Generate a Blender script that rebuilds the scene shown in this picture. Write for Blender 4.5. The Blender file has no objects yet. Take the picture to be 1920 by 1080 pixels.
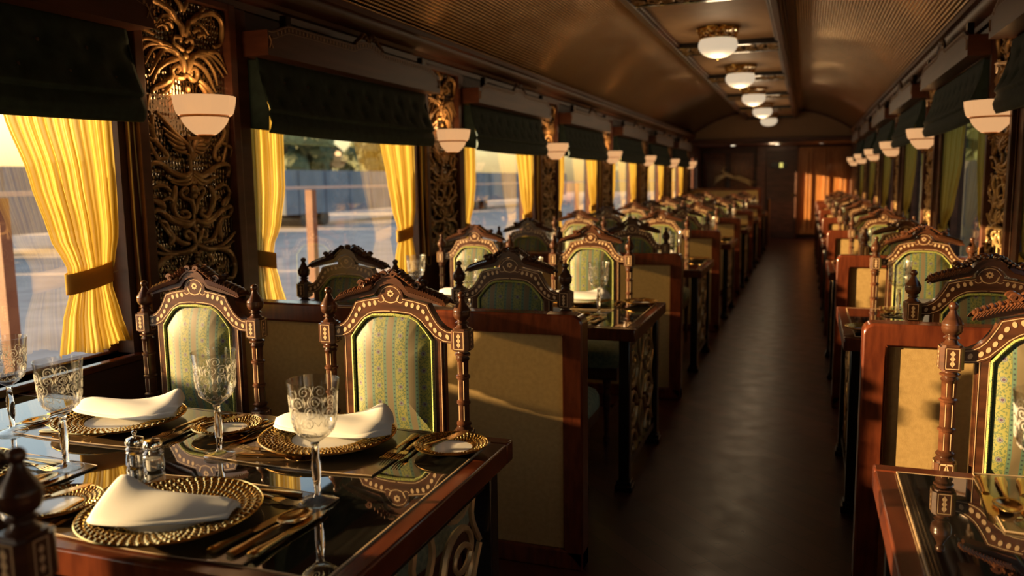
import bpy, bmesh, math, random
from mathutils import Vector, Matrix
random.seed(7)
PI = math.pi
SC = bpy.context.scene
COL = SC.collection
sin, cos = math.sin, math.cos

# ------------------------------------------------------------------ dimensions of the carriage
WL, WR = -2.38, 0.93            # inner wall faces
CX = (WL + WR) / 2
P = 2.457                       # length of one seating bay
Y1 = 2.7365                     # first partition
HT = 0.76                       # table top height
HP = 0.946                      # partition height
XL, XR = -0.723, 0.1876         # aisle ends of the partitions
NB = 7

# ------------------------------------------------------------------ materials
def M_new(name):
    m = bpy.data.materials.new(name); m.use_nodes = True
    return m, m.node_tree.nodes, m.node_tree.links, m.node_tree.nodes['Principled BSDF']
def setp(b, **k):
    names = dict(base='Base Color', rough='Roughness', metal='Metallic', ior='IOR', coat='Coat Weight', crough='Coat Roughness',
                 emit='Emission Color', estr='Emission Strength', trans='Transmission Weight', sheen='Sheen Weight', spec='Specular IOR Level', sub='Subsurface Weight')
    for a, v in k.items():
        if a in ('base', 'emit') and len(v) == 3: v = (*v, 1)
        b.inputs[names[a]].default_value = v
def simple(name, base, rough=.5, **k):
    m, n, l, b = M_new(name); setp(b, base=base, rough=rough, **k); return m
def noisy(name, c1, c2, scale=(8, 8, 8), rough=.4, detail=4, bump=0, bscale=None, pos=(.35, .65), **k):
    m, n, l, b = M_new(name); setp(b, base=c1, rough=rough, **k)
    tc = n.new('ShaderNodeTexCoord'); mp = n.new('ShaderNodeMapping'); mp.inputs['Scale'].default_value = scale
    nz = n.new('ShaderNodeTexNoise'); nz.inputs['Scale'].default_value = 1; nz.inputs['Detail'].default_value = detail
    cr = n.new('ShaderNodeValToRGB'); cr.color_ramp.elements[0].position = pos[0]; cr.color_ramp.elements[1].position = pos[1]
    cr.color_ramp.elements[0].color = (*c1, 1); cr.color_ramp.elements[1].color = (*c2, 1)
    l.new(tc.outputs['Object'], mp.inputs[0]); l.new(mp.outputs[0], nz.inputs['Vector']); l.new(nz.outputs[0], cr.inputs[0]); l.new(cr.outputs[0], b.inputs['Base Color'])
    if bump:
        bp = n.new('ShaderNodeBump'); bp.inputs['Strength'].default_value = bump; bp.inputs['Distance'].default_value = .002
        if bscale:
            n2 = n.new('ShaderNodeTexNoise'); n2.inputs['Scale'].default_value = bscale; l.new(tc.outputs['Object'], n2.inputs['Vector']); l.new(n2.outputs[0], bp.inputs['Height'])
        else: l.new(nz.outputs[0], bp.inputs['Height'])
        l.new(bp.outputs[0], b.inputs['Normal'])
    return m
class NT:
    """tiny helper for math-node expressions"""
    def __init__(s, n, l): s.n, s.l = n, l
    def m(s, op, a, b=None, c=None):
        x = s.n.new('ShaderNodeMath'); x.operation = op
        for i, v in enumerate((a, b, c)):
            if v is None: continue
            if isinstance(v, (int, float)): x.inputs[i].default_value = v
            else: s.l.new(v, x.inputs[i])
        return x.outputs[0]
    def mix(s, f, a, b):
        x = s.n.new('ShaderNodeMix'); x.data_type = 'RGBA'
        for i, v in ((0, f), (6, a), (7, b)):
            if isinstance(v, (int, float)): x.inputs[i].default_value = v
            elif isinstance(v, tuple): x.inputs[i].default_value = (*v, 1)
            else: s.l.new(v, x.inputs[i])
        return x.outputs[2]

MAT = {}
MAT['mahogany'] = noisy('polished mahogany', (.085, .019, .009), (.15, .036, .014), (40, 5, 9), .22, coat=.4, crough=.12)
MAT['dark_wood'] = noisy('dark carved wood', (.052, .019, .009), (.115, .040, .017), (6, 6, 40), .3, coat=.35, crough=.15)
MAT['trim_wood'] = noisy('dark trim wood', (.085, .030, .018), (.15, .056, .032), (5, 2, 18), .42)
MAT['inlay'] = simple('bone inlay', (.72, .50, .29), .35)
MAT['beige_fabric'] = noisy('tan upholstered panel', (.38, .245, .088), (.44, .29, .11), (60, 60, 60), .85, bump=.25, bscale=500)
MAT['gold_carving'] = noisy('antique gold carving', (.42, .26, .115), (.60, .40, .17), (14, 14, 14), .40, metal=.4)
MAT['gold'] = simple('polished gold', (.88, .60, .20), .18, metal=1)
MAT['dull_gold'] = simple('woven gold rim base', (.20, .11, .03), .32, metal=1)
MAT['cutlery'] = simple('gilt cutlery', (.74, .50, .20), .17, metal=1)
MAT['silver'] = simple('silver lid', (.75, .72, .68), .12, metal=1)
MAT['porcelain'] = simple('white porcelain', (.82, .80, .77), .15, coat=.5)
MAT['linen'] = noisy('white linen', (.86, .83, .77), (.90, .87, .81), (9, 9, 9), .85, bump=.2, bscale=900)
MAT['ebony'] = simple('black lacquer', (.012, .010, .009), .22, coat=.3)
MAT['place_mat'] = noisy('brown lacquered mat', (.10, .060, .028), (.13, .08, .04), (5, 5, 5), .14, coat=.5, crough=.08)
MAT['dado'] = noisy('dark wall panelling', (.060, .026, .016), (.10, .042, .026), (4, 4, 14), .5)
MAT['wall_cloth'] = noisy('brown wall covering', (.46, .31, .20), (.52, .35, .23), (40, 40, 40), .9)
MAT['soffit'] = noisy('tan ceiling leather', (.52, .31, .16), (.58, .35, .18), (8, 8, 8), .6)
MAT['lampglass'] = None
MAT['blind'] = noisy('dark teal quilted cloth', (.015, .036, .034), (.028, .058, .052), (25, 25, 25), .8, sheen=.0)
MAT['pane_wood'] = noisy('orange veneer', (.42, .16, .045), (.55, .23, .07), (20, 20, 3), .35, coat=.3)
MAT['seat_cloth'] = noisy('green seat cloth', (.15, .165, .10), (.26, .27, .15), (60, 60, 60), .85)
MAT['cord'] = simple('cream cord', (.5, .42, .28), .6)
MAT['white_plastic'] = simple('white clip', (.8, .72, .6), .4)
MAT['stone'] = noisy('platform gravel', (.46, .38, .33), (.64, .54, .47), (1.5, 1.5, 1.5), .9, detail=8)
MAT['rust'] = noisy('rusty railing', (.26, .12, .07), (.34, .17, .10), (4, 4, 4), .7)
MAT['rail_white'] = simple('pale painted rail', (.62, .60, .58), .5)
MAT['wagon'] = noisy('blue grey wagon', (.13, .16, .21), (.20, .23, .28), (1, 1, 1), .7)
MAT['bark'] = simple('bark', (.12, .08, .05), .9)
MAT['leaf'] = noisy('dusty foliage', (.05, .065, .03), (.11, .13, .06), (2, 2, 2), .8)
MAT['leaf_dark'] = noisy('dark foliage', (.030, .045, .016), (.06, .085, .028), (2, 2, 2), .8)

# parquet floor
def floor_mat():
    m, n, l, b = M_new('dark parquet'); setp(b, rough=.33, coat=.06, crough=.25, ior=1.38)
    t = NT(n, l); tc = n.new('ShaderNodeTexCoord'); mp = n.new('ShaderNodeMapping'); mp.inputs['Rotation'].default_value = (0, 0, PI / 4)
    l.new(tc.outputs['Object'], mp.inputs[0])
    bk = n.new('ShaderNodeTexBrick'); bk.inputs['Scale'].default_value = 1; bk.inputs['Brick Width'].default_value = .42; bk.inputs['Row Height'].default_value = .09
    bk.inputs['Mortar Size'].default_value = .0015; bk.inputs['Color1'].default_value = (.050, .016, .011, 1); bk.inputs['Color2'].default_value = (.100, .031, .019, 1); bk.inputs['Mortar'].default_value = (.02, .01, .008, 1)
    l.new(mp.outputs[0], bk.inputs['Vector'])
    nz = n.new('ShaderNodeTexNoise'); nz.inputs['Scale'].default_value = 9; l.new(tc.outputs['Object'], nz.inputs['Vector'])
    l.new(t.mix(t.m('MULTIPLY', nz.outputs[0], .15), bk.outputs[0], (.13, .05, .03)), b.inputs['Base Color'])
    l.new(t.m('MULTIPLY_ADD', nz.outputs[0], .22, .22), b.inputs['Roughness'])
    return m
MAT['floor'] = floor_mat()

# ribbed metallic ceiling: uv = metres along the arc, metres along the carriage
def ceil_mat():
    m, n, l, b = M_new('embossed bronze ceiling'); setp(b, base=(.30, .185, .085), rough=.17, metal=1)
    t = NT(n, l); uv = n.new('ShaderNodeUVMap'); sp = n.new('ShaderNodeSeparateXYZ'); l.new(uv.outputs[0], sp.inputs[0])
    a = t.m('SINE', t.m('MULTIPLY', sp.outputs[0], 2 * PI / .0215)); c = t.m('SINE', t.m('MULTIPLY', sp.outputs[1], 2 * PI / .026))
    h = t.m('ADD', t.m('MULTIPLY', a, .55), t.m('MULTIPLY', c, .28))
    nz = n.new('ShaderNodeTexNoise'); nz.inputs['Scale'].default_value = 1.1; nz.inputs['Detail'].default_value = 2; l.new(uv.outputs[0], nz.inputs['Vector'])
    bp = n.new('ShaderNodeBump'); bp.inputs['Strength'].default_value = 1; bp.inputs['Distance'].default_value = .005; l.new(h, bp.inputs['Height'])
    b2 = n.new('ShaderNodeBump'); b2.inputs['Strength'].default_value = .5; b2.inputs['Distance'].default_value = .09; l.new(nz.outputs[0], b2.inputs['Height'])
    l.new(b2.outputs[0], bp.inputs['Normal']); l.new(bp.outputs[0], b.inputs['Normal'])
    pit = t.m('MULTIPLY_ADD', h, .9, .55)
    l.new(t.mix(pit, (.07, .034, .012), (.95, .62, .28)), b.inputs['Base Color'])
    return m
MAT['ceiling'] = ceil_mat()

# glossy black table glass with a faint brushed grain
def top_mat():
    m, n, l, b = M_new('black table glass'); setp(b, base=(.014, .013, .011), rough=.03, ior=2.3, coat=.7, crough=.02)
    t = NT(n, l); tc = n.new('ShaderNodeTexCoord'); mp = n.new('ShaderNodeMapping'); mp.inputs['Scale'].default_value = (80, 5, 5); l.new(tc.outputs['Object'], mp.inputs[0])
    nz = n.new('ShaderNodeTexNoise'); nz.inputs['Scale'].default_value = 1; nz.inputs['Detail'].default_value = 6; l.new(mp.outputs[0], nz.inputs['Vector'])
    l.new(t.mix(t.m('POWER', nz.outputs[0], 3), (.008, .008, .007), (.06, .055, .04)), b.inputs['Base Color'])
    return m
MAT['table_glass'] = top_mat()

# striped brocade: x across, z up (object space metres)
def brocade():
    m, n, l, b = M_new('green striped brocade'); setp(b, rough=.55, sheen=.08)
    t = NT(n, l); tc = n.new('ShaderNodeTexCoord'); sp = n.new('ShaderNodeSeparateXYZ'); l.new(tc.outputs['Object'], sp.inputs[0])
    X, Z = t.m('MULTIPLY', sp.outputs[0], 1.10), t.m('MULTIPLY', sp.outputs[2], 1.10)
    u = t.m('MULTIPLY', t.m('SUBTRACT', t.m('FRACT', t.m('ADD', t.m('MULTIPLY', X, 1 / .08), 10.0)), .5), .08)
    au = t.m('ABSOLUTE', u)
    w = t.m('MULTIPLY', t.m('SUBTRACT', t.m('FRACT', t.m('MULTIPLY', Z, 1 / .057)), .5), .057)
    r = t.m('SQRT', t.m('ADD', t.m('MULTIPLY', u, u), t.m('MULTIPLY', w, w)))
    ang = t.m('ARCTAN2', u, w)
    rr = t.m('ADD', r, t.m('MULTIPLY', t.m('SINE', t.m('MULTIPLY', ang, 8)), .0009))
    col = t.mix(t.m('LESS_THAN', au, .0185), (.150, .115, .060), (.205, .20, .050))
    # little leaves
    vo = n.new('ShaderNodeTexVoronoi'); vo.inputs['Scale'].default_value = 150; l.new(tc.outputs['Object'], vo.inputs['Vector'])
    leaf = t.m('MULTIPLY', t.m('LESS_THAN', vo.outputs['Distance'], .42), t.m('LESS_THAN', au, .017))
    col = t.mix(leaf, col, (.085, .115, .045))
    wv = t.m('LESS_THAN', t.m('ABSOLUTE', t.m('SUBTRACT', u, t.m('MULTIPLY', t.m('SINE', t.m('MULTIPLY', Z, 2 * PI / .057)), .011))), .0013)
    col = t.mix(wv, col, (.08, .11, .04))
    band = t.m('LESS_THAN', t.m('ABSOLUTE', t.m('SUBTRACT', au, .0235)), .0052)
    col = t.mix(band, col, (.085, .155, .105))
    dz = t.m('MULTIPLY', t.m('SUBTRACT', t.m('FRACT', t.m('MULTIPLY', Z, 1 / .0142)), .5), .0142)
    du = t.m('SUBTRACT', au, .0235)
    dot = t.m('LESS_THAN', t.m('SQRT', t.m('ADD', t.m('MULTIPLY', dz, dz), t.m('MULTIPLY', du, du))), .0028)
    col = t.mix(dot, col, (.03, .05, .05))
    edge = t.m('LESS_THAN', t.m('ABSOLUTE', t.m('SUBTRACT', au, .0182)), .0007)
    col = t.mix(edge, col, (.10, .12, .05))
    col = t.mix(t.m('LESS_THAN', rr, .0098), col, (.19, .21, .085))
    col = t.mix(t.m('LESS_THAN', rr, .0080), col, (.08, .09, .12))
    col = t.mix(t.m('LESS_THAN', rr, .0058), col, (.20, .21, .18))
    col = t.mix(t.m('LESS_THAN', rr, .0042), col, (.06, .025, .06))
    l.new(col, b.inputs['Base Color'])
    return m
MAT['brocade'] = brocade()
def piping_mat():
    m, n, l, b = M_new('gimp braid'); setp(b, rough=.7)
    t = NT(n, l); tc = n.new('ShaderNodeTexCoord'); vo = n.new('ShaderNodeTexVoronoi'); vo.inputs['Scale'].default_value = 260; l.new(tc.outputs['Object'], vo.inputs['Vector'])
    l.new(t.mix(t.m('LESS_THAN', vo.outputs['Distance'], .38), (.42, .42, .10), (.08, .16, .08)), b.inputs['Base Color'])
    return m
MAT['braid'] = piping_mat()

# sheer striped curtain (uv.x across the cloth)
def curtain_mat():
    m, n, l, b = M_new('yellow sheer curtain'); n.remove(b)
    t = NT(n, l); uv = n.new('ShaderNodeUVMap'); sp = n.new('ShaderNodeSeparateXYZ'); l.new(uv.outputs[0], sp.inputs[0])
    s = t.m('SINE', t.m('MULTIPLY', sp.outputs[0], 2 * PI * 64)); f = t.m('MULTIPLY_ADD', s, .5, .5)
    s2 = t.m('MULTIPLY_ADD', t.m('SINE', t.m('MULTIPLY', sp.outputs[0], 2 * PI * 11)), .5, .5)
    col = t.mix(f, (.46, .31, .035), (.72, .56, .17)); col = t.mix(t.m('MULTIPLY', s2, .25), col, (.52, .36, .045))
    d = n.new('ShaderNodeBsdfDiffuse'); tr = n.new('ShaderNodeBsdfTranslucent'); l.new(col, d.inputs[0]); l.new(col, tr.inputs[0])
    mx = n.new('ShaderNodeMixShader'); mx.inputs[0].default_value = .62; l.new(d.outputs[0], mx.inputs[1]); l.new(tr.outputs[0], mx.inputs[2])
    tp = n.new('ShaderNodeBsdfTransparent'); tp.inputs[0].default_value = (1, .93, .66, 1)
    m2 = n.new('ShaderNodeMixShader'); l.new(t.m('MULTIPLY_ADD', f, .08, .06), m2.inputs[0]); l.new(mx.outputs[0], m2.inputs[1]); l.new(tp.outputs[0], m2.inputs[2])
    l.new(m2.outputs[0], n['Material Output'].inputs[0])
    return m
MAT['curtain'] = curtain_mat()
def pane_mat():
    m, n, l, b = M_new('window glass'); n.remove(b)
    lw = n.new('ShaderNodeLayerWeight'); t = NT(n, l)
    fr = t.m('MULTIPLY_ADD', t.m('POWER', lw.outputs['Facing'], 4.0), .80, .22)
    tp = n.new('ShaderNodeBsdfTransparent'); tp.inputs[0].default_value = (.97, .97, .95, 1); g = n.new('ShaderNodeBsdfGlossy'); g.inputs['Roughness'].default_value = .015
    mx = n.new('ShaderNodeMixShader'); l.new(fr, mx.inputs[0]); l.new(tp.outputs[0], mx.inputs[1]); l.new(g.outputs[0], mx.inputs[2]); l.new(mx.outputs[0], n['Material Output'].inputs[0])
    return m
MAT['pane'] = pane_mat()
MAT['crystal'] = simple('clear crystal', (1, 1, 1), 0.0, trans=1, ior=1.48)
def thin_crystal(f0=.08, pw=2.6):
    m, n, l, b = M_new('thin crystal' if f0 < .2 else 'cut crystal'); n.remove(b)
    lw = n.new('ShaderNodeLayerWeight'); t = NT(n, l); f = t.m('MULTIPLY_ADD', t.m('POWER', lw.outputs['Facing'], pw), .88 - f0, f0)
    tp = n.new('ShaderNodeBsdfTransparent'); tp.inputs[0].default_value = (.96, .96, .95, 1); g = n.new('ShaderNodeBsdfGlossy'); g.inputs['Roughness'].default_value = .03
    mx = n.new('ShaderNodeMixShader'); l.new(f, mx.inputs[0]); l.new(tp.outputs[0], mx.inputs[1]); l.new(g.outputs[0], mx.inputs[2]); l.new(mx.outputs[0], n['Material Output'].inputs[0])
    return m
MAT['thin_crystal'] = thin_crystal()
MAT['cut_crystal'] = thin_crystal(.30, 1.6)
def etch_mat():
    m, n, l, b = M_new('frosted etching'); n.remove(b)
    d = n.new('ShaderNodeBsdfDiffuse'); tr = n.new('ShaderNodeBsdfTranslucent')
    for x in (d, tr): x.inputs[0].default_value = (.92, .90, .86, 1)
    mx = n.new('ShaderNodeMixShader'); mx.inputs[0].default_value = .5; l.new(d.outputs[0], mx.inputs[1]); l.new(tr.outputs[0], mx.inputs[2]); l.new(mx.outputs[0], n['Material Output'].inputs[0])
    return m
MAT['etching'] = etch_mat()
MAT['sconce_glass'] = simple('frosted sconce glass', (.62, .36, .17), .35, emit=(1, .52, .22), estr=.5, sub=0)
MAT['lamp_glass'] = simple('frosted lamp glass', (.85, .76, .6), .3, emit=(1, .80, .55), estr=.42)
MAT['downlight'] = simple('lit downlight', (1, .9, .8), .3, emit=(1, .85, .6), estr=5)
MAT['dim_downlight'] = simple('weak downlight', (.6, .5, .4), .3, emit=(1, .8, .55), estr=.6)
def mirror_mat():
    m, n, l, b = M_new('faceted dark mirror'); setp(b, base=(.30, .25, .19), rough=.10, metal=1)
    tc = n.new('ShaderNodeTexCoord'); mp = n.new('ShaderNodeMapping'); mp.inputs['Scale'].default_value = (1, 60, 45); l.new(tc.outputs['Object'], mp.inputs[0])
    vo = n.new('ShaderNodeTexVoronoi'); vo.inputs['Scale'].default_value = 1; vo.inputs['Randomness'].default_value = .3; l.new(mp.outputs[0], vo.inputs['Vector'])
    bp = n.new('ShaderNodeBump'); bp.inputs['Strength'].default_value = .9; bp.inputs['Distance'].default_value = .006; l.new(vo.outputs['Distance'], bp.inputs['Height']); l.new(bp.outputs[0], b.inputs['Normal'])
    return m
MAT['mirror'] = mirror_mat()

# ------------------------------------------------------------------ mesh builder
class MB:
    def __init__(s): s.v, s.f, s.uv = [], [], None
    def add(s, vs, fs):
        o = len(s.v); s.v += [tuple(p) for p in vs]; s.f += [tuple(i + o for i in q) for q in fs]; return s
    def box(s, x0, x1, y0, y1, z0, z1):
        vs = [(x, y, z) for x in (x0, x1) for y in (y0, y1) for z in (z0, z1)]
        return s.add(vs, [(0, 1, 3, 2), (4, 6, 7, 5), (0, 4, 5, 1), (2, 3, 7, 6), (0, 2, 6, 4), (1, 5, 7, 3)])
    def lathe(s, prof, c=(0, 0, 0), n=20, twist=None, sx=1, sy=1, cap=True):
        vs, fs = [], []
        for (r, z) in prof:
            r = max(r, 1e-5)
            for i in range(n):
                a = 2 * PI * i / n
                k = 1 if twist is None else twist(a, z)
                vs.append((c[0] + r * k * cos(a) * sx, c[1] + r * k * sin(a) * sy, c[2] + z))
        for j in range(len(prof) - 1):
            for i in range(n):
                k = (i + 1) % n; fs.append((j * n + i, j * n + k, (j + 1) * n + k, (j + 1) * n + i))
        if cap and prof[0][0] > 1e-4: fs.append(tuple(range(n))[::-1])
        if cap and prof[-1][0] > 1e-4: fs.append(tuple((len(prof) - 1) * n + i for i in range(n)))
        return s.add(vs, fs)
    def tube(s, pts, rad, n=6, flat=1.0, nrm=None):
        """swept tube; flat squashes it along nrm"""
        pts = [Vector(p) for p in pts]; m = len(pts)
        if not isinstance(rad, (list, tuple)): rad = [rad] * m
        vs, fs = [], []; up = Vector(nrm) if nrm else None; prev = None
        for i, p in enumerate(pts):
            t = (pts[min(i + 1, m - 1)] - pts[max(i - 1, 0)])
            t = t.normalized() if t.length > 1e-9 else Vector((0, 0, 1))
            if up is not None: a = t.cross(up)
            else:
                ref = prev if prev is not None else (Vector((0, 0, 1)) if abs(t.z) < .9 else Vector((1, 0, 0)))
                a = t.cross(ref) if prev is None else (prev - t * prev.dot(t))
            if a.length < 1e-6: a = t.orthogonal()
            a.normalize(); prev = a; bvec = t.cross(a).normalized()
            for k in range(n):
                q = 2 * PI * k / n
                vs.append(p + (a * cos(q) + bvec * sin(q) * flat) * rad[i])
        for j in range(m - 1):
            for i in range(n):
                k = (i + 1) % n; fs.append((j * n + i, (j + 1) * n + i, (j + 1) * n + k, j * n + k))
        fs.append(tuple(range(n))); fs.append(tuple((m - 1) * n + i for i in range(n))[::-1])
        return s.add(vs, fs)
    def prism(s, poly, d0, d1, plane='xz'):
        """extrude a 2D outline between d0 and d1 on the third axis"""
        def mk(a, b, d):
            return {'xz': (a, d, b), 'xy': (a, b, d), 'yz': (d, a, b)}[plane]
        n = len(poly); vs = [mk(a, b, d0) for a, b in poly] + [mk(a, b, d1) for a, b in poly]
        fs = [tuple(range(n)), tuple(range(2 * n - 1, n - 1, -1))] + [(i, i + n, (i + 1) % n + n, (i + 1) % n) for i in range(n)]
        return s.add(vs, fs)
    def strip(s, inner, outer, d0, d1, plane='xz'):
        """band between two open polylines of equal length, extruded"""
        def mk(a, b, d): return {'xz': (a, d, b), 'xy': (a, b, d), 'yz': (d, a, b)}[plane]
        n = len(inner); vs = []
        for d in (d0, d1):
            vs += [mk(*p, d) for p in inner] + [mk(*p, d) for p in outer]
        fs = []
        for i in range(n - 1):
            a, b, c, e = i, i + 1, n + i + 1, n + i
            fs += [(a, b, c, e), (a + 2 * n, e + 2 * n, c + 2 * n, b + 2 * n), (a, a + 2 * n, b + 2 * n, b), (e, c, c + 2 * n, e + 2 * n)]
        fs += [(0, n, 3 * n, 2 * n), (n - 1, 3 * n - 1, 4 * n - 1, 2 * n - 1)]
        return s.add(vs, fs)
    def grid(s, fn, nu, nv, uvf=None):
        vs = [fn(i / nu, j / nv) for j in range(nv + 1) for i in range(nu + 1)]
        fs = [(j * (nu + 1) + i, j * (nu + 1) + i + 1, (j + 1) * (nu + 1) + i + 1, (j + 1) * (nu + 1) + i) for j in range(nv) for i in range(nu)]
        if s.uv is None: s.uv = []
        s.uv += [(uvf or (lambda a, b: (a, b)))(i / nu, j / nv) for j in range(nv + 1) for i in range(nu + 1)]
        return s.add(vs, fs)
    def sphere(s, c, r, n=8, m=5, sc=(1, 1, 1)):
        pr = [(r * sin(PI * j / m) * 1.0, -r * cos(PI * j / m) * sc[2]) for j in range(m + 1)]
        return s.lathe(pr, c, n, sx=sc[0], sy=sc[1])
    def build(s, name, mat, parent=None, smooth=35, bevel=0, solid=0, subsurf=0, kind=None):
        me = bpy.data.meshes.new(name); me.from_pydata(s.v, [], s.f); me.validate()
        if s.uv is not None:
            uvl = me.uv_layers.new(name='UVMap')
            for lp in me.loops:
                if lp.vertex_index < len(s.uv): uvl.data[lp.index].uv = s.uv[lp.vertex_index]
        bm = bmesh.new(); bm.from_mesh(me); bmesh.ops.recalc_face_normals(bm, faces=bm.faces); bm.to_mesh(me); bm.free()
        me.materials.append(MAT[mat] if isinstance(mat, str) else mat)
        if smooth:
            for p in me.polygons: p.use_smooth = True
            me.set_sharp_from_angle(angle=math.radians(smooth))
        o = bpy.data.objects.new(name, me); COL.objects.link(o)
        if parent: o.parent = parent
        if bevel:
            md = o.modifiers.new('bevel', 'BEVEL'); md.width = bevel; md.segments = 2; md.limit_method = 'ANGLE'; md.angle_limit = math.radians(40)
        if solid:
            md = o.modifiers.new('solid', 'SOLIDIFY'); md.thickness = solid; md.offset = 0
        if subsurf:
            md = o.modifiers.new('sub', 'SUBSURF'); md.levels = subsurf; md.render_levels = subsurf
        if kind: o['kind'] = kind
        return o

def smooth_pts(pts, k=6):
    """Catmull-Rom through the points"""
    out = []; pts = [Vector(p) for p in pts]; n = len(pts)
    for i in range(n - 1):
        p0, p1, p2, p3 = pts[max(i - 1, 0)], pts[i], pts[i + 1], pts[min(i + 2, n - 1)]
        for j in range(k):
            t = j / k
            out.append(.5 * ((2 * p1) + (p2 - p0) * t + (2 * p0 - 5 * p1 + 4 * p2 - p3) * t * t + (3 * p1 - p0 - 3 * p2 + p3) * t ** 3))
    out.append(pts[-1]); return out
def tag(o, label, cat, group=None):
    o['label'] = label; o['category'] = cat
    if group: o['group'] = group
    return o
def thing(name, label, cat, loc=(0, 0, 0), rz=0, group=None):
    o = bpy.data.objects.new(name, None); COL.objects.link(o); o.location = loc; o.rotation_euler = (0, 0, rz); o.empty_display_size = .05
    return tag(o, label, cat, group)
def dup(o, parent=None, loc=None, rz=None, label=None, group=None, scale=None):
    c = o.copy(); COL.objects.link(c)
    if parent: c.parent = parent
    if loc is not None: c.location = loc
    if rz is not None: c.rotation_euler = (0, 0, rz)
    if label: c['label'] = label
    if group: c['group'] = group
    if scale: c.scale = scale
    for ch in list(o.children): dup(ch, c)
    return c
class Kit:
    """first use moves the prototype itself, later uses copy it"""
    def __init__(s, proto): s.p, s.used = proto, False
    def place(s, loc, rz=0, label=None, group=None, scale=None):
        if not s.used:
            s.used = True; o = s.p; o.location = loc; o.rotation_euler = (0, 0, rz)
            if label: o['label'] = label
            if group: o['group'] = group
            if scale: o.scale = scale
            return o
        return dup(s.p, None, loc, rz, label, group, scale or (1, 1, 1))
ORD = ['nearest', 'second', 'third', 'fourth', 'fifth', 'sixth', 'farthest']

# ------------------------------------------------------------------ room shell
YB, YE = -1.9, 20.2        # back and end of the modelled carriage
LWIN = [(3.15 + P * k, 4.84 + P * k) for k in range(-2, 7)]      # openings in the left wall
LWIN[1] = (LWIN[1][0] - .14, LWIN[1][1])  # unseen near edge widened so that sun reaches the near napkin
RC = 4.70                                                      # first right carved column in view
RWIN = [(RC + .33 + P * k, RC + P - .33 + P * k) for k in range(-3, 6)]
def wall(name, x0, x1, wins, z0, z1, y0=YB, y1=YE, mat='dado'):
    b = MB(); b.box(x0, x1, y0, y1, 0, z0); b.box(x0, x1, y0, y1, z1, 2.5)
    y = y0
    for a, c in wins:
        if a > y: b.box(x0, x1, y, a, z0, z1)
        y = max(y, c)
    if y < y1: b.box(x0, x1, y, y1, z0, z1)
    return b.build(name, mat, kind='structure')
ENDW = (18.25, 19.38)
wall('wall_left', WL - .16, WL, [w for w in LWIN if w[1] < 18] + [ENDW], .79, 1.93)
wall('wall_right', WR, WR + .16, [w for w in RWIN if w[1] < 18], .82, 1.95)
b = MB().box(WL - .16, WR + .16, YB, YE + .4, -.08, 0); b.build('floor', 'floor', kind='structure')
b = MB().box(WL - .16, WR + .16, YB - .1, YB, 0, 2.95); b.build('wall_back', 'dado', kind='structure')

# vaulted ceiling
def vault_z(o): return 2.30 + .52 * (1 - (abs(o) / 1.66) ** 2.6)
def vault(u, v):
    o = -1.655 + 3.31 * u
    return (CX + o, YB + (18.0 - YB) * v, vault_z(o))
b = MB(); b.grid(vault, 64, 3, lambda u, v: (u * 3.65, (18.0 - YB) * v)); b.build('ceiling', 'ceiling', smooth=80, solid=.03, kind='structure')
b = MB().box(WL - .16, WR + .16, 17.98, YE + .4, 2.85, 2.9); b.box(WL - .2, WR + .2, YB, 18, 2.88, 2.93); b.build('ceiling', 'trim_wood', kind='structure')

# soffit running down the middle
SX0, SX1, SZ = -1.215, -.225, 2.60
b = MB()
b.box(SX0, SX1, YB, 17.9, 2.652, 2.68)
b.build('ceiling', 'soffit', kind='structure')
b = MB()
b.box(SX0, SX0 + .05, YB, 17.9, SZ, 2.79); b.box(SX0 + .05, SX0 + .075, YB, 17.9, SZ + .02, 2.652)
b.box(SX1 - .05, SX1, YB, 17.9, SZ, 2.79); b.box(SX1 - .075, SX1 - .05, YB, 17.9, SZ + .02, 2.652)
b.box(SX1, SX1 + .018, YB, 17.9, SZ + .03, SZ + .055); b.box(SX1, SX1 + .03, YB, 17.9, 2.70, 2.79)
b.box(SX1 + .03, SX1 + .10, YB, 17.9, 2.745, 2.80); b.box(SX0 - .1, SX0, YB, 17.9, 2.74, 2.80)
b.box(SX0, SX1, 17.82, 17.9, SZ, 2.7)
b.build('trim_1', 'trim_wood', bevel=.004, kind='structure')
# cornices
def cornice(name, xw, s):
    pr = [(0, 2.18), (.02, 2.18), (.025, 2.21), (.05, 2.215), (.06, 2.235), (.095, 2.25), (.115, 2.28), (.115, 2.30), (.14, 2.305), (.14, 2.335), (.10, 2.345), (0, 2.36)]
    b = MB(); b.prism([(xw + s * a, z) for a, z in pr], YB, 18.0, 'xz'); b.build(name, 'trim_wood', kind='structure')
cornice('trim_2', WL, 1); cornice('trim_3', WR, -1)

# bulkhead arch, vestibule and end wall
pts = [(WL - .1, 2.19), (WR + .1, 2.19), (WR + .1, 2.9), (WL - .1, 2.9)]
b = MB().prism(pts, 18.0, 18.05, 'xz'); b.build('wall_bulkhead', 'wall_cloth', kind='structure')
b = MB(); arc = [(CX + o, vault_z(o) - .004) for o in [(-1.62 + 3.24 * i / 24) for i in range(25)]]
b.strip([(x, z - .035) for x, z in arc], arc, 17.94, 18.0, 'xz'); b.box(WL, WR, 17.95, 18.06, 2.165, 2.23)
b.build('trim_4', 'trim_wood', kind='structure')
b = MB().box(WL, WR, 18.06, YE, 2.135, 2.17); b.build('ceiling', 'trim_wood', kind='structure')
b = MB().box(WL - .16, WR + .16, YE, YE + .12, 0, 2.5); b.build('wall_end', 'dado', kind='structure')
b = MB()
for x0, x1 in ((WL, -1.78), (-1.74, -1.14)):
    b.box(x0 + .04, x1 - .04, YE - .05, YE, .9, 2.0); b.box(x0 + .12, x1 - .12, YE - .07, YE - .05, 1.0, 1.9)
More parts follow.
